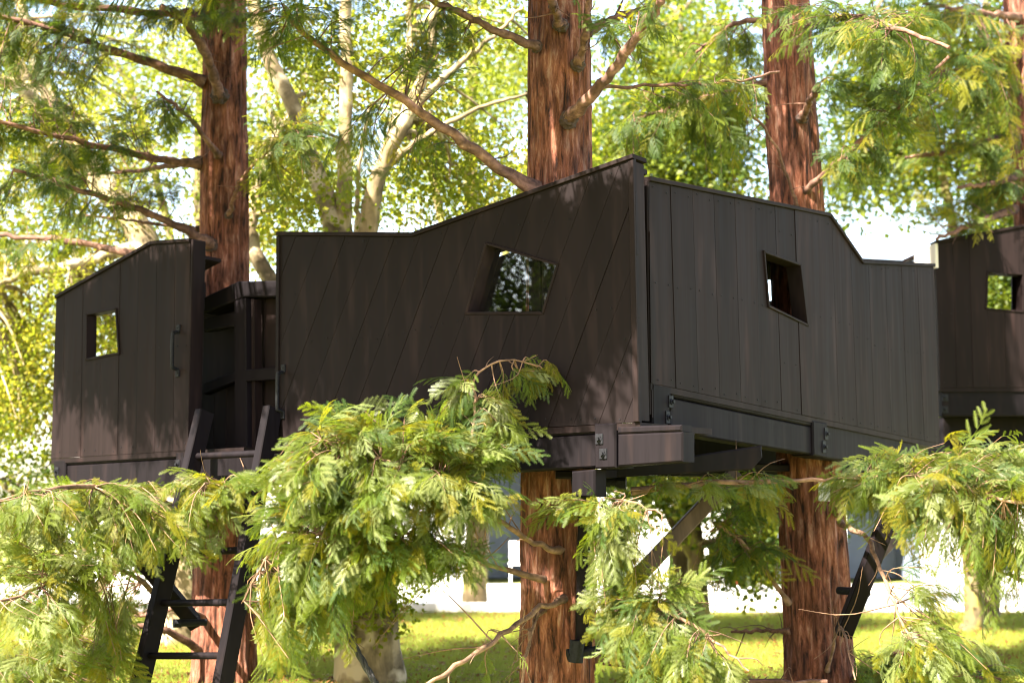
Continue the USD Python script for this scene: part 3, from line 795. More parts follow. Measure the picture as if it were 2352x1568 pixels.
def steel_bolt(p, q, r):
    p, q = np.asarray(p), np.asarray(q); d = (q - p) / np.linalg.norm(q - p)
    obj('steel_bolt', cat([tube([p + d * 0.06, q], r, 14), tube([p, p + d * 0.059], r * 1.35, 6)]), 'black_iron', house, smooth=35)


steel_bolt(at(398, 1431, 11.5), at(474, 1428, 11.62), 0.028)
steel_bolt(at(1438, 1108, 9.7), at(1350, 1104, 9.75), 0.035)
steel_bolt(at(1303, 1503, 9.58), at(1376, 1492, 9.62), 0.032)
steel_bolt(at(1992, 1360, 10.9), at(1926, 1355, 11.15), 0.03)
obj('steel_plate', beam(at(1893, 1105, 11.2), at(1893, 1150, 11.2), 0.09, 0.02, 0.003, up=(0, 1, 0.01)), 'grey_wood', house, label='sunlit pale metal plate on the right trunk')
obj('tree_collar', tube([at(1326, 1470, 9.56), at(1322, 1520, 9.56)], 0.05, 12), 'black_iron', house, smooth=35)

# ------------------------------------------------------------------ the ladder
lad = thing('ladder', 'dark wooden ladder leaning up into the tree house doorway', 'ladder', loc=(*PA.pt(PA.hit(430, 1300)[0], 0, 0.9)[:2], 0))
PL = PA.off(0.03)


def rail_at(u, v, d):
    q = PA.off(d); c, z = q.hit(u, v); return q.pt(c, z)


def lean(v):
    return 0.05 + (v - 930) / 640 * 0.55


for top, bot in (((470, 945), (322, 1568)), ((626, 938), (512, 1568))):
    p, q = rail_at(*top, lean(top[1])), rail_at(*bot, lean(bot[1])); q2 = q + (q - p) * (q[2] / (p[2] - q[2]))
    obj('rail', beam(p, q2, 0.075, 0.14, 0.007, up=PA.n), 'black_beam', lad)


def rail_pt(top, bot, v):
    t = (v - top[1]) / (bot[1] - top[1]); return rail_at(top[0] + (bot[0] - top[0]) * t, v, lean(v))


for va, vb in ((1048, 1040), (1160, 1151), (1270, 1262), (1385, 1382), (1505, 1505)):
    p, q = rail_pt((470, 945), (322, 1568), va), rail_pt((626, 938), (512, 1568), vb); d = (q - p) / np.linalg.norm(q - p)
    obj('rung', tube([p + d * 0.03, q - d * 0.03], 0.026, 12), 'black_beam', lad, smooth=40)

# ------------------------------------------------------------------ the rope
line = smooth_line([at(655, 1090, 10.2), at(690, 1245, 9.9), at(762, 1390, 9.6), at(862, 1568, 9.3), at(960, 1740, 9.1)], 90)
rp = thing('rope', 'thick dark braided rope slanting down among the branches right of the ladder', 'rope', loc=line[-1])
tn = np.gradient(line, axis=0); tn /= np.linalg.norm(tn, axis=1, keepdims=True); e1 = np.cross(tn, [0, 1, 0]); e1 /= np.linalg.norm(e1, axis=1, keepdims=True); e2 = np.cross(tn, e1)
for k in range(3):
    ph = np.arange(90) * 0.62 + k * 2.094
    obj('strand', tube(line + 0.012 * (np.cos(ph)[:, None] * e1 + np.sin(ph)[:, None] * e2), 0.0125, 7), 'rope_fibre', rp, smooth=True)

# ------------------------------------------------------------------ trees
def trunk_mesh(axis, radii, nz=260, na=150, amp=0.05, seed=0, fr=(9, 1.3)):
    axis = np.asarray(axis, float); z = np.linspace(0, 1, nz); s = np.linspace(0, 1, len(axis))
    c = np.stack([np.interp(z, s, axis[:, k]) for k in range(3)], 1); R = np.interp(z, s, radii)
    g = np.arange(na) * 2 * np.pi / na
    G, Z = np.meshgrid(g, c[:, 2]); wob = 0.25 * np.sin(Z * 1.7 + seed) + 0.12 * np.sin(Z * 4.1)
    P = np.stack([np.cos(G + wob * 0.3) * fr[0] * 0.32, np.sin(G + wob * 0.3) * fr[0] * 0.32, Z * fr[1] * 0.55], -1)
    a = meshkit.fbm(P + seed * 7.1, 3, seed); ridge = 1 - np.abs(2 * a - 1) * 2.2
    P2 = np.stack([np.cos(G) * fr[0], np.sin(G) * fr[0], Z * fr[1] * 1.6], -1); b = meshkit.fbm(P2 + 3.3, 3, seed + 5)
    P3 = np.stack([np.cos(G) * 1.1, np.sin(G) * 1.1, Z * 0.5], -1); l = meshkit.fbm(P3 + seed, 2, seed + 9)
    k = 1 + amp * (0.9 * ridge - 0.45) + amp * 1.3 * (b - 0.5) + 0.10 * (l - 0.5)
    V = np.stack([c[:, 0:1] + R[:, None] * k * np.cos(G), c[:, 1:2] + R[:, None] * k * np.sin(G), Z], -1).reshape(-1, 3)
    i, j = np.meshgrid(np.arange(nz - 1), np.arange(na), indexing='ij'); A, B = i * na + j, i * na + (j + 1) % na
    return V, np.vstack([np.stack([A, B, B + na], -1).reshape(-1, 3), np.stack([A, B + na, A + na], -1).reshape(-1, 3)])


BARE = [((310, 600, 1290, 1580), .9), ((1205, 1372, 1240, 1580), .8), ((1800, 1955, 1150, 1580), .85), ((900, 1205, 1330, 1545), .85), ((1085, 1205, 1185, 1345), .75), ((1610, 1800, 1330, 1500), .7),
        ((452, 565, 60, 680), .9), ((1212, 1358, 20, 440), .95), ((1755, 1895, 130, 500), .85), ((1065, 1290, 550, 735), 1.0), ((120, 450, 600, 1060), 1.0), ((637, 1470, 545, 880), 0.97),
        ((1490, 2160, 500, 1030), 1.0), ((2160, 2400, 600, 960), 1.0), ((1940, 2100, 430, 600), 0.9), ((1520, 1640, 0, 110), 0.8), ((440, 640, 640, 1060), 1.0), ((565, 640, 560, 660), 0.7), ((1370, 1470, 1080, 1130), .6), ((1480, 1640, 1130, 1290), .92), ((1925, 2075, 1190, 1470), .85), ((1310, 1372, 1080, 1150), .8), ((735, 880, 1390, 1580), .5)]
# where the photograph shows bare trunk, wall, lawn or sky


def bare(c, r, skip=()):
    d = c - CAM; w = d @ FWD; u, v = CU + F * d[0] / w, CV - F * (d @ UPV) / w
    return any(u0 < u < u1 and v0 < v < v1 and r.random() < p for (u0, u1, v0, v1), p in BARE)


class Redwood:
    def __init__(s, name, label, Y, px_axis, seed, top=13.0, group=None, nz=300, na=170):
        (u0, v0, w0), (u1, v1, w1) = px_axis
        p, q = at(u0, v0, Y), at(u1, v1, Y); t = p - q
        lo = q - t * (q[2] / t[2]); hi = q + t * ((top - q[2]) / t[2])
        r0, r1 = w0 / 2 / F * Y * 1.0, w1 / 2 / F * Y
        rr = lambda z: np.interp(z, [q[2], p[2]], [r1, r0])
        rlo = r1 + (r1 - r0) / (p[2] - q[2]) * (q[2]) * 1.5
        s.Y, s.tree = Y, thing(name, label, 'tree', group, loc=(lo[0], lo[1], 0))
        ax = [lo + [0, 0, -0.1], lo + (q - lo) * 0.5, q, p, hi]; zs = [a[2] for a in ax]
        rad = [rlo * 1.15, (rlo + r1) / 2, r1, r0, max(0.05, r0 * 0.45)]
        s.lo, s.hi, s.zs, s.rad = lo, hi, zs, rad
        zz_ = np.linspace(-0.1, top, 40)
        A = np.array([lo + (hi - lo) * (z - lo[2]) / (hi[2] - lo[2]) for z in zz_])
        obj('trunk', trunk_mesh(A, np.interp(zz_, zs, rad), nz=nz, na=na, amp=0.11, seed=seed), 'redwood_bark', s.tree, smooth=True)
        s.r = np.random.default_rng(seed + 50); s.items = []; s.near = []; s.high = []; s.lim = (-0.4, 5.0); s.fg = (8.75, 3.1, 0.8); s.shift = lambda Y: Y

    def axis(s, z):
        return s.lo + (s.hi - s.lo) * (z - s.lo[2]) / (s.hi[2] - s.lo[2])

    def limb(s, px, r0, r1=0.006, knot=False, mname='branch_bark', wobble=0.007, n=22):
        """px: measured points (u, v, depth)."""
        pts = [at(u, v, s.shift(Y)) for u, v, Y in px]; line = smooth_line(pts, n)
        line[1:-1] += s.r.normal(size=(n - 2, 3)) * wobble
        r0 = r0 * 1.0
        rad = np.linspace(r0, r1, n) * (1 + 0.12 * s.r.normal(size=n).clip(-1, 1)); rad[:4] *= np.array([1.45, 1.22, 1.1, 1.03])
        s.meshes = [tube(line, rad, 9, rough=0.15, seed=int(s.r.integers(1e6)))]
        s.line = line
        for k in range(int(s.r.integers(5, 10))):                     # bare side twigs
            i = int(s.r.integers(3, n - 2)); d = line[i + 1] - line[i]; d = d / np.linalg.norm(d) * 0.7 + s.r.normal(size=3) * 0.75; L = 0.08 + 0.3 * s.r.random() ** 2
            q = smooth_line([line[i], line[i] + d * L * 0.5, line[i] + d * L + s.r.normal(size=3) * L * 0.2], 6)
            s.meshes.append(tube(q, np.linspace(min(0.006, r0 * 0.3), 0.0015, 6), 4, cap=False))
        s.mname = mname
        if knot:
            m = trimesh.creation.icosphere(3, 1.0); d = meshkit.fbm(m.vertices * 2.6 + s.r.random(3) * 9, 3); v = m.vertices * (0.6 + 0.8 * d)[:, None] * np.array([r0 * 1.6, r0 * 1.2, r0 * 1.5]) + line[0]
            s.knot = (v, m.faces)
        else:
            s.knot = None
        return s

    def pad(s, u, v, Y, ru, rv, rY, n, per=6, size=1.0, near=False, tones=None, droop=0.28, free=False):
        """Branchlets from the limb to points in a region; sprays along them."""
        r = s.r; Y = s.shift(Y)
        per = max(3, int(round(per * 1.15))); size = size * 0.68
        for k in range(n):
            while True:
                a = r.random(3) * 2 - 1
                if a @ a < 1:
                    break
            e = at(u + ru * a[0], v + rv * a[1], Y + rY * a[2])
            if not free and bare(e, r):
                continue
            d = np.linalg.norm(s.line - (e + [0, 0, 0.12]), axis=1); b = s.line[max(1, int(np.argmin(d)) - int(r.integers(0, 3)))]
            if np.linalg.norm(e - b) > 1.5:
                b = e + (b - e) * (1.5 / np.linalg.norm(e - b))
            mid = (b + e) / 2 + np.array([0, 0, 0.10 * np.linalg.norm(e - b)]) + r.normal(size=3) * 0.03
            ln = smooth_line([b, mid, e], 9)
            s.meshes.append(tube(ln, np.linspace(0.0055, 0.002, 9), 4, cap=False))
            main = e - b; main = main / (np.linalg.norm(main) + 1e-6)
            for m in range(per):
                t = 0.25 + 0.75 * (m + r.random()) / per; c = np.array([np.interp(t * 8, range(9), ln[:, q]) for q in range(3)])
                sd = np.cross(main, [0, 0, 1]); sg = 1 if m % 2 else -1
                if m == per - 1:
                    sg = 0.15 * sg; c = e
                d = main * (0.6 + 0.3 * r.random()) + sd * sg * (0.55 + 0.4 * r.random()) + np.array([0, 0, -droop * (0.3 + r.random())]) + r.normal(size=3) * 0.2
                R = basis(d, up=np.array([0, 0, 1]) + r.normal(size=3) * 0.45 + np.array([0, -0.35, 0]), roll=r.normal() * 0.6)
                if not free and (bare(c, r) or bare(c + R[:, 0] * 0.2 * size, r)):
                    continue
                (s.near if near else s.items).append((int(r.integers(8)), c, R, size * (0.55 + 0.85 * r.random())))
        return s

    def end(s, label=None):
        br = obj('branch', cat(s.meshes), s.mname, s.tree, smooth=True, label=label)
        if s.knot:
            obj('knot', s.knot, 'knot_dark', br, smooth=True)
        return s

    def finish(s, tones, near_tones, upper=0, parts=300, trunk_shade=0):
        r = s.r
        for k in range(upper):                                      # boughs above the frame: they shade the walls, as in the photograph
            for _ in range(200):
                z = 5.0 + 4.5 * r.random() ** 1.4; a = r.random() * 6.283; L = 3.9 * r.random() ** 0.6; c = s.axis(z) + np.array([math.cos(a) * L, math.sin(a) * L, -0.18 * L + 0.2 * r.normal()])
                t = (c[2] - 2.9) / SUN[2]; g = c - SUN * t                                   # where its shadow falls at wall height
                t2 = (s.fg[0] - c[1]) / -SUN[1]; zl = c[2] - SUN[2] * t2
                v = CV - F * ((c - CAM) @ UPV) / ((c - CAM) @ FWD)
                if v < -60 and (c[1] > 9.4 or zl > s.fg[1]) and -0.8 < (g - PA.p) @ PA.n < s.fg[2] and s.lim[0] < (g - PA.p) @ PA.a < s.lim[1]:
                    break
            else:
                continue
            o = s.axis(max(c[2] + 0.25, 2.1 + 0.37 * s.Y)); d = c - o; d[2] = -0.3; d = d / np.linalg.norm(d) + r.normal(size=3) * 0.35
            s.items.append((int(r.integers(8)), c, basis(d, roll=r.normal() * 0.3), 1.2 + 0.7 * r.random()))
            if k % 9 == 0:
                s.high.append(tube(smooth_line([o, (o + c) / 2 + [0, 0, 0.12], c], 9), np.linspace(0.035, 0.006, 9), 6, cap=False))
        for k in range(trunk_shade):
            for _ in range(200):
                g = s.axis(2.6 + 4.2 * r.random()) + r.normal(size=3) * 0.2; c = g + SUN * (1.5 + 5.5 * r.random()); v = CV - F * ((c - CAM) @ UPV) / ((c - CAM) @ FWD)
                t2 = (8.75 - c[1]) / -SUN[1]
                if v < -30 and (c[1] > 9.4 or c[2] - SUN[2] * t2 > 2.75) and np.linalg.norm((c - s.axis(c[2]))[:2]) < 4.2:
                    break
            else:
                continue
            o = s.axis(max(c[2] + 0.3, 2.1 + 0.37 * s.Y)); d = c - o; d[2] = -0.3; d = d / np.linalg.norm(d) + r.normal(size=3) * 0.35
            s.items.append((int(r.integers(8)), c, basis(d, roll=r.normal() * 0.3), 1.1 + 0.6 * r.random()))
            if k % 9 == 0:
                s.high.append(tube(smooth_line([o, (o + c) / 2 + [0, 0, 0.12], c], 9), np.linspace(0.035, 0.006, 9), 6, cap=False))
        if s.high:
            obj('branch', cat(s.high), 'branch_bark', s.tree, smooth=True)
        near = s.near
        order = sorted(range(len(near)), key=lambda k: -near[k][3] / near[k][1][1])
        pick = set(order[:parts])
        for k in sorted(pick):
            i, c, R, sc = near[k]; v, f = SPRAY[i]
            mt = near_tones[int(r.integers(len(near_tones)))]
            if r.random() < 0.008:
                mt = 'spray_dry'
            obj('spray', (v @ R.T * sc + c, f), mt, s.tree)
        rest = [near[k] for k in range(len(near)) if k not in pick]
        instancer('foliage', s.tree, [(SPRAY[i], near_tones[i % len(near_tones)]) for i in range(8)], rest)
        instancer('crown', s.tree, [(SPRAY[i], tones[i % len(tones)]) for i in range(8)], s.items)


# left redwood
t1 = Redwood('redwood_tree', 'slim redwood behind the ladder and doorway of the tree house', 12.7, ((515, 0, 95), (516, 1568, 140)), 1)
t1.shift = lambda Y: Y + 0.7 * min(1, max(0, (Y - 9.6) / 1.7)); t1.lim = (2.6, 7.4); t1.fg = (9.5, 2.3, 1.7)
UP = ['spray_deep', 'spray_green', 'spray_deep', 'spray_green', 'spray_deep', 'spray_green', 'spray_deep', 'spray_yellow']
t1.limb([(505, 220, 11.76), (480, 140, 11.5), (430, 55, 11.2), (370, 15, 11)], 0.05, 0.03, knot=True).pad(420, 20, 11.2, 120, 60, 0.5, 10).end()
t1.limb([(470, 190, 11.9), (360, 150, 11.8), (245, 112, 11.6), (90, 60, 11.4), (-60, 30, 11.2)], 0.05, 0.02).pad(130, 100, 11.5, 190, 80, 0.5, 22).pad(100, 200, 11.2, 160, 80, 0.6, 14).end()
t1.limb([(458, 375, 11.9), (370, 366, 11.7), (268, 344, 11.4), (120, 310, 11.1), (-40, 270, 10.9)], 0.042, 0.015, knot=True).pad(90, 340, 11.2, 190, 90, 0.5, 22).pad(260, 300, 11.4, 120, 60, 0.4, 12).pad(60, 220, 11.3, 120, 60, 0.5, 12).end()
t1.limb([(455, 373, 12.1), (380, 382, 12.3), (280, 395, 12.6), (160, 400, 12.9)], 0.03, 0.012).pad(200, 430, 12.7, 150, 60, 0.5, 10).end()
t1.limb([(484, 562, 11.8), (410, 520, 11.5), (310, 478, 11.3), (190, 440, 11.1), (30, 390, 10.8)], 0.045, 0.015, knot=True).pad(130, 430, 11, 200, 80, 0.5, 20).pad(330, 430, 11.3, 90, 60, 0.4, 8).end()
t1.limb([(455, 526, 12.0), (380, 518, 12.2), (200, 495, 12.4)], 0.02, 0.01, knot=True).pad(250, 520, 12.3, 130, 40, 0.5, 5).end()
t1.limb([(420, 610, 12.1), (300, 583, 12.3), (170, 556, 12.5), (20, 541, 12.7), (-60, 535, 12.8)], 0.04, 0.02).pad(60, 560, 12.7, 130, 50, 0.5, 9).end()
t1.limb([(470, 35, 11.9), (330, 28, 11.8), (150, 10, 11.6), (0, -20, 11.4)], 0.045, 0.02).pad(150, 30, 11.5, 200, 60, 0.5, 18).end()
t1.limb([(502, 357, 11.74), (480, 330, 11.55), (430, 265, 11.3), (360, 210, 11.1)], 0.03, 0.012).pad(390, 240, 11.2, 90, 60, 0.4, 10).end()
t1.limb([(525, 495, 11.74), (545, 430, 11.5), (600, 360, 11.2), (680, 320, 10.8)], 0.022, 0.008, knot=True).pad(600, 400, 11.2, 70, 80, 0.4, 7).pad(700, 310, 10.8, 110, 60, 0.4, 14).end()
t1.limb([(520, 60, 11.74), (560, 40, 11.5), (640, 20, 11.3)], 0.03, 0.01).pad(540, 50, 11.3, 60, 50, 0.3, 7).end()
# its low boughs in front
t1.limb([(500, 1190, 11.78), (420, 1170, 11.2), (300, 1132, 10.4), (150, 1118, 9.8), (0, 1148, 9.3), (-80, 1165, 9.1)], 0.03, 0.008, mname='twig_bark') \
    .pad(270, 1150, 10.1, 200, 45, 0.5, 26, near=True, per=6).pad(80, 1200, 9.6, 150, 70, 0.5, 20, near=True).pad(330, 1230, 10.0, 150, 60, 0.4, 26, near=True).end()
t1.limb([(470, 1420, 11.8), (390, 1385, 11.0), (260, 1300, 10.2), (120, 1340, 9.7), (0, 1380, 9.3)], 0.026, 0.008, mname='twig_bark') \
    .pad(120, 1300, 9.7, 170, 80, 0.5, 30, near=True).pad(60, 1420, 9.6, 120, 90, 0.6, 22, near=True).pad(200, 1500, 10.2, 150, 90, 0.6, 26, near=True).end()
t1.limb([(470, 1500, 11.8), (360, 1440, 11.4), (220, 1450, 11.2), (80, 1500, 11.0), (-20, 1560, 10.8)], 0.03, 0.01).pad(230, 1470, 11.1, 160, 70, 0.5, 14).pad(90, 1540, 10.6, 160, 60, 0.5, 18, near=True).pad(150, 1530, 10.2, 190, 70, 0.4, 34, near=True).end()
t1.limb([(500, 1380, 11.75), (420, 1392, 11.9), (280, 1420, 12.2), (180, 1410, 12.4)], 0.025, 0.01).pad(260, 1380, 12.3, 140, 60, 0.5, 12).end()
t1.limb([(540, 1150, 11.8), (600, 1120, 11.0), (560, 1115, 10.4), (470, 1110, 10.0)], 0.022, 0.008, mname='twig_bark').pad(500, 1115, 10.1, 120, 28, 0.3, 14, near=True).pad(430, 1250, 10.0, 90, 60, 0.3, 12, near=True).end()
t1.finish(UP, ['spray_yellow', 'spray_green', 'spray_pale', 'spray_green'], upper=1000, trunk_shade=110)

# middle redwood
t2 = Redwood('redwood_tree', 'thick redwood rising behind the slanted middle wall', 9.95, ((1285, 0, 138), (1283, 1568, 170)), 2)
t2.limb([(1232, 436, 9.75), (1130, 376, 9.5), (1040, 312, 9.3), (940, 240, 9.1), (840, 178, 9.0), (740, 112, 8.9), (660, 40, 8.8)], 0.04, 0.018).pad(860, 330, 9.2, 120, 90, 0.5, 8).pad(940, 160, 9.2, 140, 60, 0.4, 8).pad(700, 60, 8.9, 130, 80, 0.5, 16).end('long bare bough slanting up to the left')
t2.limb([(1236, 108, 9.8), (1130, 66, 9.6), (1060, 32, 9.5), (980, -5, 9.3)], 0.03, 0.02, knot=True).pad(1000, 60, 9.5, 120, 60, 0.5, 7).end()
t2.limb([(1306, 276, 9.72), (1370, 208, 9.5), (1440, 118, 9.3), (1500, 30, 9.1), (1540, -40, 9.0)], 0.042, 0.025, knot=True).pad(1460, 60, 9.2, 100, 60, 0.4, 7).end()
t2.limb([(1345, 72, 9.95), (1420, 40, 10.1), (1510, 8, 10.3)], 0.035, 0.02, knot=True).pad(1480, 60, 10.2, 100, 50, 0.4, 6).end()
t2.limb([(1288, 58, 9.7), (1272, 10, 9.5), (1262, -50, 9.3)], 0.035, 0.025, knot=True).end()
t2.limb([(1328, 148, 9.72), (1345, 70, 9.55), (1352, -20, 9.4)], 0.033, 0.022, knot=True).pad(1335, 180, 9.6, 25, 70, 0.15, 4, size=0.8).end()
t2.limb([(1350, 205, 10.0), (1440, 198, 10.0), (1560, 194, 10.0), (1680, 188, 10.1), (1790, 165, 10.2)], 0.014, 0.009).pad(1650, 230, 10.1, 130, 60, 0.4, 9).end()
NT = ['spray_yellow', 'spray_green', 'spray_pale', 'spray_green', 'spray_yellow', 'spray_pale', 'spray_green', 'spray_deep']
t2.limb([(1288, 1262, 9.72), (1235, 1252, 9.5), (1170, 1210, 9.2), (1120, 1180, 9.0), (1040, 1120, 8.8), (900, 1060, 8.6), (740, 1010, 8.5)], 0.022, 0.006, mname='twig_bark') \
    .pad(880, 1000, 8.7, 170, 65, 0.35, 50, near=True, per=7).pad(900, 1120, 8.6, 260, 80, 0.4, 60, near=True, per=7).pad(700, 1090, 8.6, 120, 90, 0.3, 30, near=True, per=6) \
    .pad(1080, 1130, 8.7, 110, 130, 0.3, 34, near=True, per=6).end()
t2.limb([(1040, 1130, 8.8), (1080, 1020, 8.85), (1092, 930, 8.9), (1086, 880, 8.9), (1112, 846, 8.9), (1175, 826, 8.95), (1235, 842, 9.0)], 0.012, 0.004, mname='twig_bark', wobble=0.004) \
    .pad(1040, 905, 8.9, 40, 60, 0.12, 9, near=True, per=4, size=0.85, free=True).pad(1235, 860, 9.0, 50, 22, 0.1, 7, near=True, per=4, size=0.85, free=True).pad(1150, 930, 8.95, 45, 60, 0.12, 8, near=True, per=4, size=0.85, free=True).pad(1140, 1000, 8.9, 60, 60, 0.2, 12, near=True, per=5).end()
t2.limb([(1250, 1330, 9.7), (1100, 1290, 9.2), (950, 1230, 8.8), (800, 1220, 8.7), (640, 1250, 8.8), (560, 1380, 9.0)], 0.018, 0.006, mname='twig_bark') \
    .pad(820, 1220, 8.8, 240, 80, 0.4, 60, near=True, per=6).pad(980, 1290, 8.8, 170, 80, 0.3, 30, near=True).pad(760, 1330, 9.0, 190, 90, 0.5, 46, near=True).pad(1090, 1250, 9.0, 110, 80, 0.3, 16, near=True) \
    .pad(660, 1440, 9.0, 150, 90, 0.4, 34, near=True).pad(560, 1400, 9.1, 80, 60, 0.3, 14, near=True).pad(800, 1450, 9.3, 110, 80, 0.4, 18, near=True).pad(640, 1330, 9.1, 80, 120, 0.3, 24, near=True).pad(850, 1370, 9.0, 120, 60, 0.3, 16, near=True).pad(655, 1165, 8.9, 70, 50, 0.2, 16, near=True).end()
t2.limb([(1296, 1374, 9.68), (1200, 1420, 9.2), (1080, 1510, 8.7), (970, 1580, 8.4)], 0.02, 0.012, mname='twig_bark').pad(1090, 1470, 8.8, 70, 40, 0.2, 5, near=True, per=4).pad(1060, 1360, 8.8, 110, 70, 0.3, 9, near=True, per=5).pad(1180, 1530, 8.9, 80, 40, 0.3, 6, near=True, per=4).end()
t2.limb([(1345, 1310, 9.75), (1362, 1260, 9.4), (1390, 1190, 9.1), (1430, 1150, 8.9), (1520, 1180, 8.8)], 0.02, 0.006, mname='twig_bark').pad(1320, 1160, 9.0, 110, 25, 0.2, 10, near=True, per=5).pad(1450, 1220, 8.9, 120, 80, 0.3, 26, near=True).pad(1420, 1340, 9.0, 120, 90, 0.3, 26, near=True).end()
t2.limb([(1340, 1460, 9.75), (1420, 1400, 9.2), (1520, 1400, 8.9), (1640, 1470, 8.7), (1720, 1540, 8.6)], 0.02, 0.006, mname='twig_bark').pad(1500, 1400, 8.9, 130, 90, 0.3, 26, near=True).pad(1580, 1500, 8.8, 150, 70, 0.3, 34, near=True).pad(1600, 1420, 8.9, 130, 60, 0.3, 14, near=True).pad(1400, 1440, 9.0, 90, 80, 0.2, 9, near=True).end()
t2.limb([(1250, 1400, 9.7), (1225, 1430, 9.4), (1210, 1500, 9.2), (1195, 1590, 9.1)], 0.015, 0.01, mname='twig_bark').end()
t2.limb([(1360, 1510, 10.0), (1480, 1535, 10.1), (1650, 1560, 10.3), (1900, 1565, 10.2)], 0.028, 0.015).pad(1560, 1560, 10.0, 180, 40, 0.4, 10, near=True).end()
t2.finish(UP, NT, upper=900, trunk_shade=70)

# right redwood
t3 = Redwood('redwood_tree', 'redwood with sun patches rising behind the right wall', 11.6, ((1804, 0, 108), (1884, 1568, 156)), 3)
t3.limb([(1842, 272, 11.36), (1862, 230, 11.1), (1880, 195, 10.9)], 0.03, 0.022, knot=True).pad(1900, 180, 10.9, 60, 50, 0.3, 5).end()
t3.limb([(1850, 440, 11.4), (1900, 392, 11.2), (1965, 335, 11.0), (2060, 250, 10.8), (2180, 130, 10.6)], 0.026, 0.012, knot=True).pad(1930, 380, 11.1, 90, 50, 0.4, 9).pad(2080, 250, 10.8, 120, 80, 0.5, 16).pad(1960, 430, 11.2, 60, 50, 0.3, 6).pad(2010, 320, 11, 90, 60, 0.4, 8).end()
t3.limb([(1828, 474, 11.34), (1808, 405, 11.1), (1765, 310, 10.8), (1690, 220, 10.5)], 0.016, 0.008, knot=True).pad(1720, 280, 10.7, 80, 50, 0.3, 7).end()
t3.limb([(1800, 180, 11.5), (1700, 205, 11.7), (1560, 240, 12.0), (1450, 280, 12.2)], 0.03, 0.012).pad(1560, 250, 12, 160, 100, 0.6, 26).pad(1500, 340, 12.2, 130, 60, 0.5, 14).pad(1680, 350, 12, 80, 70, 0.5, 9).end()
t3.limb([(1850, 60, 11.5), (1950, 40, 10.8), (2070, 70, 10.2), (2180, 110, 9.8)], 0.035, 0.012).pad(2020, 70, 10.4, 150, 60, 0.5, 24).pad(1860, 50, 10.6, 110, 60, 0.4, 16).pad(2060, 160, 10.5, 100, 60, 0.4, 10).end()
t3.limb([(1790, 60, 11.5), (1700, 50, 11.8), (1600, 120, 12.2)], 0.03, 0.012).pad(1660, 110, 12, 110, 70, 0.5, 12).end()
t3.limb([(1830, 1165, 11.5), (1780, 1168, 11.6), (1720, 1166, 11.8)], 0.02, 0.012).pad(1640, 1150, 11.8, 130, 60, 0.5, 12).end()
t3.limb([(1812, 1385, 11.4), (1760, 1310, 11.2), (1700, 1240, 11.0), (1640, 1200, 10.8)], 0.022, 0.01, mname='twig_bark').pad(1700, 1270, 11.1, 110, 70, 0.4, 20).pad(1650, 1170, 10.8, 130, 40, 0.4, 14).pad(1620, 1340, 11, 90, 60, 0.4, 7).end()
t3.limb([(1815, 1448, 11.5), (1760, 1448, 11.6), (1680, 1450, 11.9)], 0.02, 0.012).pad(1720, 1440, 11.6, 100, 60, 0.4, 8).end()
t3.limb([(1450, 1128, 9.6), (1580, 1112, 9.7), (1700, 1104, 9.8), (1850, 1104, 9.9), (1990, 1095, 9.7), (2120, 1095, 9.4)], 0.02, 0.012, mname='twig_bark').pad(1560, 1130, 9.6, 130, 30, 0.25, 14, near=True, per=5).pad(1700, 1110, 9.8, 120, 22, 0.25, 9, near=True, per=4).end()
t3.limb([(1920, 1180, 11.4), (1960, 1120, 10.4), (2060, 1090, 9.6), (2180, 1110, 9.2), (2330, 1150, 8.9), (2420, 1170, 8.8)], 0.024, 0.008, mname='twig_bark') \
    .pad(2010, 1110, 9.7, 110, 60, 0.3, 26, near=True).pad(2160, 1080, 9.3, 130, 70, 0.35, 34, near=True).pad(2300, 1080, 9.0, 90, 90, 0.3, 26, near=True).pad(2200, 1180, 9.2, 160, 80, 0.3, 36, near=True).pad(2290, 1280, 9.2, 100, 100, 0.3, 26, near=True).pad(2040, 1200, 9.5, 90, 60, 0.3, 14, near=True).end()
t3.limb([(1930, 1200, 11.3), (1985, 1230, 10.2), (2020, 1300, 9.7), (2060, 1400, 9.4), (2100, 1480, 9.2)], 0.02, 0.008, mname='twig_bark').pad(2080, 1390, 9.4, 110, 110, 0.3, 26, near=True).pad(2140, 1500, 9.3, 130, 60, 0.3, 16, near=True).end()
t3.limb([(1960, 1560, 11.4), (2050, 1500, 11.0), (2150, 1540, 10.8), (2300, 1560, 10.6)], 0.024, 0.01).pad(2150, 1540, 10.8, 220, 40, 0.5, 16).pad(2000, 1560, 10.9, 110, 40, 0.4, 9).end()
t3.limb([(1900, 1540, 11.3), (1930, 1440, 10.9), (1965, 1560, 10.0)], 0.014, 0.006, mname='twig_bark').pad(1920, 1520, 10.6, 70, 50, 0.3, 8, near=True).end()
t3.limb([(2480, 1390, 10.5), (2350, 1330, 10.0), (2250, 1300, 9.9)], 0.02, 0.008).end()
t3.finish(UP, NT, trunk_shade=130)

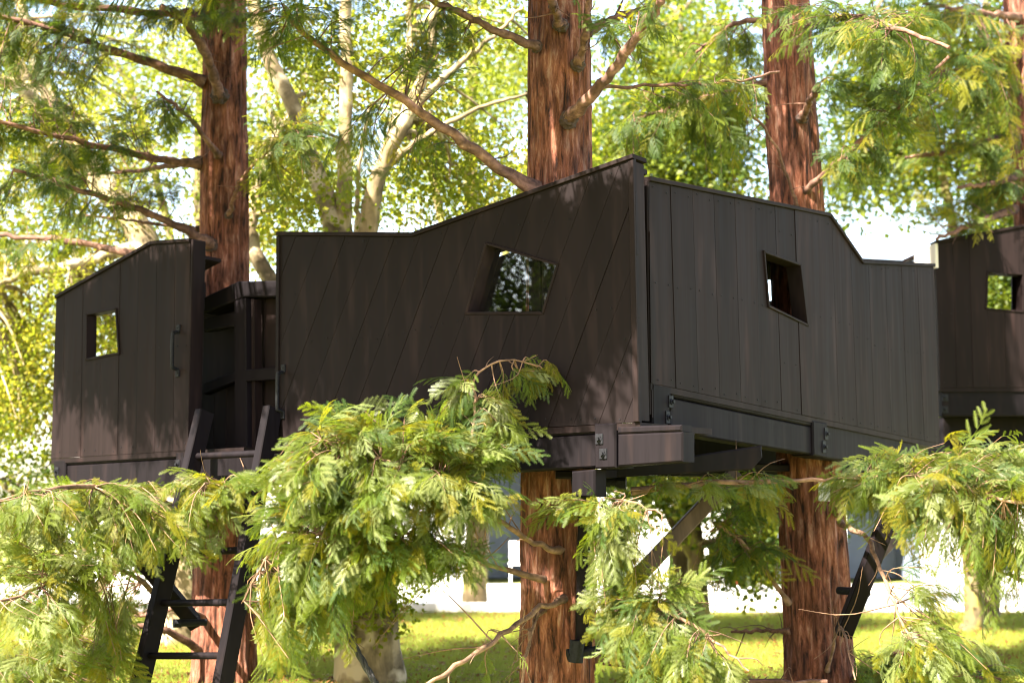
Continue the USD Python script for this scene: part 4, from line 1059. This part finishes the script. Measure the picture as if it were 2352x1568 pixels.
# redwoods further right and behind
t4 = Redwood('redwood_tree', 'sunlit redwood trunk cut by the right edge of the photograph', 15.0, ((2350, 0, 90), (2450, 1568, 120)), 4, nz=160, na=90)
t4.limb([(2330, 310, 14.8), (2200, 345, 14.4), (2080, 362, 14.2)], 0.045, 0.015).pad(2200, 330, 14.4, 150, 70, 0.7, 18, size=1.25).end()
t4.limb([(2330, 130, 14.8), (2230, 160, 14.3), (2100, 170, 13.9)], 0.045, 0.015).pad(2200, 170, 14.2, 150, 80, 0.7, 20, size=1.25).end()
t4.limb([(2330, 480, 14.7), (2250, 510, 14.2), (2150, 550, 13.9)], 0.045, 0.015).pad(2200, 500, 14.2, 120, 60, 0.6, 14, size=1.2).end()
t4.limb([(2340, 40, 14.8), (2250, 30, 14.3), (2120, 10, 14)], 0.045, 0.015).pad(2220, 40, 14.2, 140, 70, 0.7, 18, size=1.25).pad(2310, 250, 14.3, 70, 110, 0.6, 16, size=1.25).end()
t4.limb([(2340, 400, 14.8), (2290, 420, 14.3), (2200, 430, 14)], 0.04, 0.015).pad(2290, 420, 14.3, 100, 80, 0.6, 14, size=1.25).end()
t4.finish(['spray_deep', 'spray_green', 'spray_deep', 'spray_yellow'], NT)


class Broadleaf:
    """stems: lists of (u, v, depth, width in measured units); lobes: (u, v, depth, ru, rv, rdepth, clusters)."""
    def __init__(s, name, label, stems, lobes, tones, seed, bk='pale_bark', cat_='tree', group=None, small=False, size=1.0, base=None, twigs=4):
        r = np.random.default_rng(seed)
        b0 = at(*stems[0][0][:3]) if base is None else np.asarray(base, float)
        t = thing(name, label, cat_, group, loc=(b0[0], b0[1], 0)); ends = []
        for k, st in enumerate(stems):
            p = smooth_line([at(u, v, Y) for u, v, Y, w in st], 26); w = np.interp(np.linspace(0, len(st) - 1, 26), range(len(st)), [q[3] / 2 / F * q[2] for q in st])
            p[1:-1] += r.normal(size=(24, 3)) * 0.008
            obj('trunk' if k == 0 else 'limb', tube(p, w, 12, rough=0.14, seed=seed + k), bk, t, smooth=True); ends += list(p[10:])
        E = np.array(ends); items, tw = [], []
        for u, v, Y, ru, rv, rY, n in lobes:
            hubs = []
            for k in range(max(3, n // 7)):
                a = r.normal(size=3); a *= r.random() ** 0.4 / np.linalg.norm(a); hubs.append(at(u + ru * a[0], v + rv * a[1], Y + rY * a[2]))
            for k in range(n):
                c = hubs[int(r.integers(len(hubs)))] + r.normal(size=3) * np.array([1, 1, 0.6]) * min(0.42, 0.45 * ru / F * Y)
                items.append((int(r.integers(5 if not small else 4)), c, rand_rot(r), size * (0.7 + 0.6 * r.random())))
                if r.random() < twigs * 0.06:
                    q = E[np.argmin(((E - c) ** 2).sum(1))]
                    if np.linalg.norm(q - c) < 3.5:
                        m = (q + c) / 2 + r.normal(size=3) * 0.1 + [0, 0, 0.1]; tw.append(tube(smooth_line([q, m, c], 7), np.linspace(0.028, 0.006, 7), 5, cap=False))
        if tw:
            tag(obj('twigs', cat(tw), bk, t, smooth=True), kind='stuff')
        pr = CLUSTS if small else CLUST
        instancer('crown', t, [(m, tones[i % len(tones)]) for i, m in enumerate(pr)], items)


LM = ['leaf_lime', 'leaf_gold', 'leaf_lime', 'leaf_green', 'leaf_lime']
Broadleaf('plane_tree', 'pale multi-stemmed tree behind the left end of the middle wall', [
    [(850, 1660, 12.8, 190), (845, 1480, 12.8, 150), (830, 1200, 13, 130), (800, 800, 13.2, 110), (780, 560, 13.3, 60), (720, 380, 13.4, 42), (670, 240, 13.5, 38), (610, 110, 13.6, 34), (575, -30, 13.7, 30)],
    [(805, 800, 13.2, 70), (792, 540, 13.3, 40), (793, 330, 13.2, 34), (797, 120, 13.1, 30), (790, -40, 13, 26)],
    [(820, 800, 13.2, 80), (842, 540, 13.1, 46), (872, 400, 13, 38), (930, 275, 12.9, 32), (985, 130, 12.8, 24), (1005, -20, 12.7, 18)],
    [(925, 285, 12.9, 24), (1010, 190, 12.8, 18), (1130, 85, 12.7, 10), (1200, 20, 12.6, 6)],
    [(862, 420, 13.0, 26), (900, 300, 13.3, 22), (940, 120, 13.4, 18), (935, -20, 13.5, 14)],
    [(880, 390, 13, 20), (980, 310, 12.9, 14), (1100, 250, 12.8, 10), (1210, 215, 12.8, 6)],
    [(760, 900, 13.2, 60), (640, 680, 13.6, 40), (580, 560, 13.8, 34), (590, 440, 14, 24), (640, 300, 14.2, 16)],
    [(820, 560, 13.2, 14), (822, 400, 13.1, 10), (850, 250, 13.0, 8)]],
    [(760, 90, 14.6, 280, 170, 1.2, 90), (1060, 130, 14.0, 170, 160, 1.0, 40), (980, 420, 13.8, 180, 90, 0.8, 55), (640, 420, 14.4, 120, 130, 0.8, 34), (1120, 380, 14.2, 90, 120, 0.8, 34), (760, 480, 12.8, 120, 50, 0.4, 14), (825, 1330, 12.6, 70, 100, 0.3, 60)],
    LM, 21)
Broadleaf('plane_tree', 'pale leaning tree stem behind the left redwood branches', [
    [(420, 1600, 16.5, 120), (400, 900, 16.5, 90), (340, 570, 16.5, 66), (240, 430, 16.5, 60), (130, 280, 16.4, 52), (30, 140, 16.3, 44), (-60, 30, 16.2, 36)],
    [(160, 320, 16.4, 46), (95, 190, 16.6, 36), (60, 60, 16.8, 28), (40, -40, 16.9, 24)],
    [(120, 270, 16.4, 36), (40, 200, 16, 30), (-60, 170, 15.8, 26)],
    [(330, 560, 16.5, 30), (200, 600, 16.2, 24), (60, 630, 15.9, 18), (-60, 680, 15.7, 12)]],
    [(200, 250, 17.2, 330, 280, 1.5, 170), (60, 620, 16.6, 150, 200, 1.0, 100), (50, 900, 16.5, 130, 220, 1.0, 120), (300, 600, 17.2, 200, 120, 1.0, 60), (270, 770, 17.0, 90, 90, 0.8, 60)],
    ['leaf_lime', 'leaf_gold', 'leaf_green', 'leaf_lime', 'leaf_gold'], 22)


def filler(name, label, u, Y, height_v, ru, rv, n, tones, seed, bk='mossy_bark', small=False, base_v=None, size=1.3, lobes=None, extra=()):
    g = at(u, 1156, Y); gz = 1156 + 1.6 * F / Y
    st = [[(u, gz + 5, Y, 60), (u + 8, (gz + height_v) / 2 + 150, Y, 46), (u - 10, height_v, Y, 30), (u + 5, height_v - rv, Y, 10)],
          [(u - 4, (gz + height_v) / 2, Y, 26), (u - ru * 0.5, height_v - rv * 0.2, Y, 16), (u - ru * 0.8, height_v - rv * 0.6, Y, 6)],
          [(u + 4, (gz + height_v) / 2 + 60, Y, 26), (u + ru * 0.5, height_v, Y, 16), (u + ru * 0.8, height_v - rv * 0.5, Y, 6)]]
    r = np.random.default_rng(seed); lb = lobes or []
    if not lobes:
        for k in range(7):
            a = r.normal(size=2) * 0.5; lb.append((u + ru * a[0], height_v + rv * a[1], Y + r.normal() * 0.8, ru * 0.55, rv * 0.5, 1.0, n // 7))
    lb = lb + list(extra)
    Broadleaf(name, label, st, lb, tones, seed, bk, small=small, size=size)


G1 = ['leaf_green', 'leaf_lime', 'leaf_green', 'leaf_deep']
G2 = ['leaf_deep', 'leaf_green', 'leaf_deep', 'leaf_green']
filler('broadleaf_tree', 'yellow green tree filling the left edge behind the left wall', -60, 19, 700, 330, 500, 340, ['leaf_gold', 'leaf_lime', 'leaf_lime', 'leaf_green'], 31)
filler('broadleaf_tree', 'bright green tree in the gap left of the pale stems', 470, 20, 330, 300, 360, 200, LM, 32)
filler('broadleaf_tree', 'hazy green tree between the pale stems and the thick redwood', 1090, 22, 330, 260, 330, 130, ['leaf_lime', 'leaf_green', 'leaf_lime', 'leaf_deep'], 33)
filler('broadleaf_tree', 'dense green tree between the middle and right redwoods', 1560, 19, 330, 240, 300, 360, G1, 34, small=True, size=1.6)
filler('broadleaf_tree', 'dark green tree to the right of the sunlit right redwood', 2265, 20, 230, 330, 300, 420, G2, 35, small=True, size=1.6, extra=[(2010, 300, 20, 130, 160, 1.0, 70)])
filler('broadleaf_tree', 'dark tree behind the far wing at the right edge', 2420, 18, 450, 160, 260, 200, G2, 36, small=True, size=1.5, extra=[(2295, 670, 18, 90, 90, 0.8, 60), (2300, 1000, 18, 160, 120, 0.8, 60)])
filler('broadleaf_tree', 'low green tree behind the lawn below the left wall', 200, 17.5, 1200, 260, 160, 200, ['leaf_deep', 'leaf_green', 'leaf_lime', 'leaf_deep'], 37)

for (X, Yg, h, seed, lab) in ((-9.5, 6.3, 7.0, 41, 'dark leafy tree left of the view, mirrored in the slanted window'), (-13.5, 7.8, 10.0, 42, 'taller dark tree further left, mirrored in the slanted window')):
    r = np.random.default_rng(seed); t = thing('broadleaf_tree', lab, 'tree', loc=(X, Yg, 0))
    obj('trunk', tube(smooth_line([(X, Yg, -0.1), (X + 0.1, Yg, h * 0.5), (X - 0.1, Yg, h)], 14), np.linspace(0.18, 0.05, 14), 10, rough=0.1, seed=seed), 'mossy_bark', t, smooth=True)
    items = []
    for k in range(460):
        a = r.normal(size=3); a *= r.random() ** 0.4 / np.linalg.norm(a)
        items.append((int(r.integers(4)), np.array([X, Yg, h * 0.62]) + a * np.array([2.1, 2.1, h * 0.42]), rand_rot(r), 1.2 + 0.5 * r.random()))
    instancer('crown', t, [(m, ('leaf_dark', 'leaf_deep', 'leaf_dark', 'leaf_dark')[i % 4]) for i, m in enumerate(CLUSTS)], items)

filler('shrub_tree', 'low dark green tree seen under the right wall beyond the lawn', 1600, 18, 1120, 230, 70, 90, ['leaf_deep', 'leaf_green', 'leaf_lime', 'leaf_deep'], 38, extra=[(1720, 1240, 17.5, 60, 60, 0.5, 40), (1480, 1110, 18, 110, 40, 0.6, 40), (1680, 1110, 18, 120, 36, 0.6, 50)])
filler('shrub_tree', 'low leafy tree under the far wing at the right edge', 2230, 18, 1080, 160, 60, 60, ['leaf_green', 'leaf_lime', 'leaf_green', 'leaf_deep'], 39, extra=[(2230, 1060, 17.5, 110, 50, 0.5, 50)])
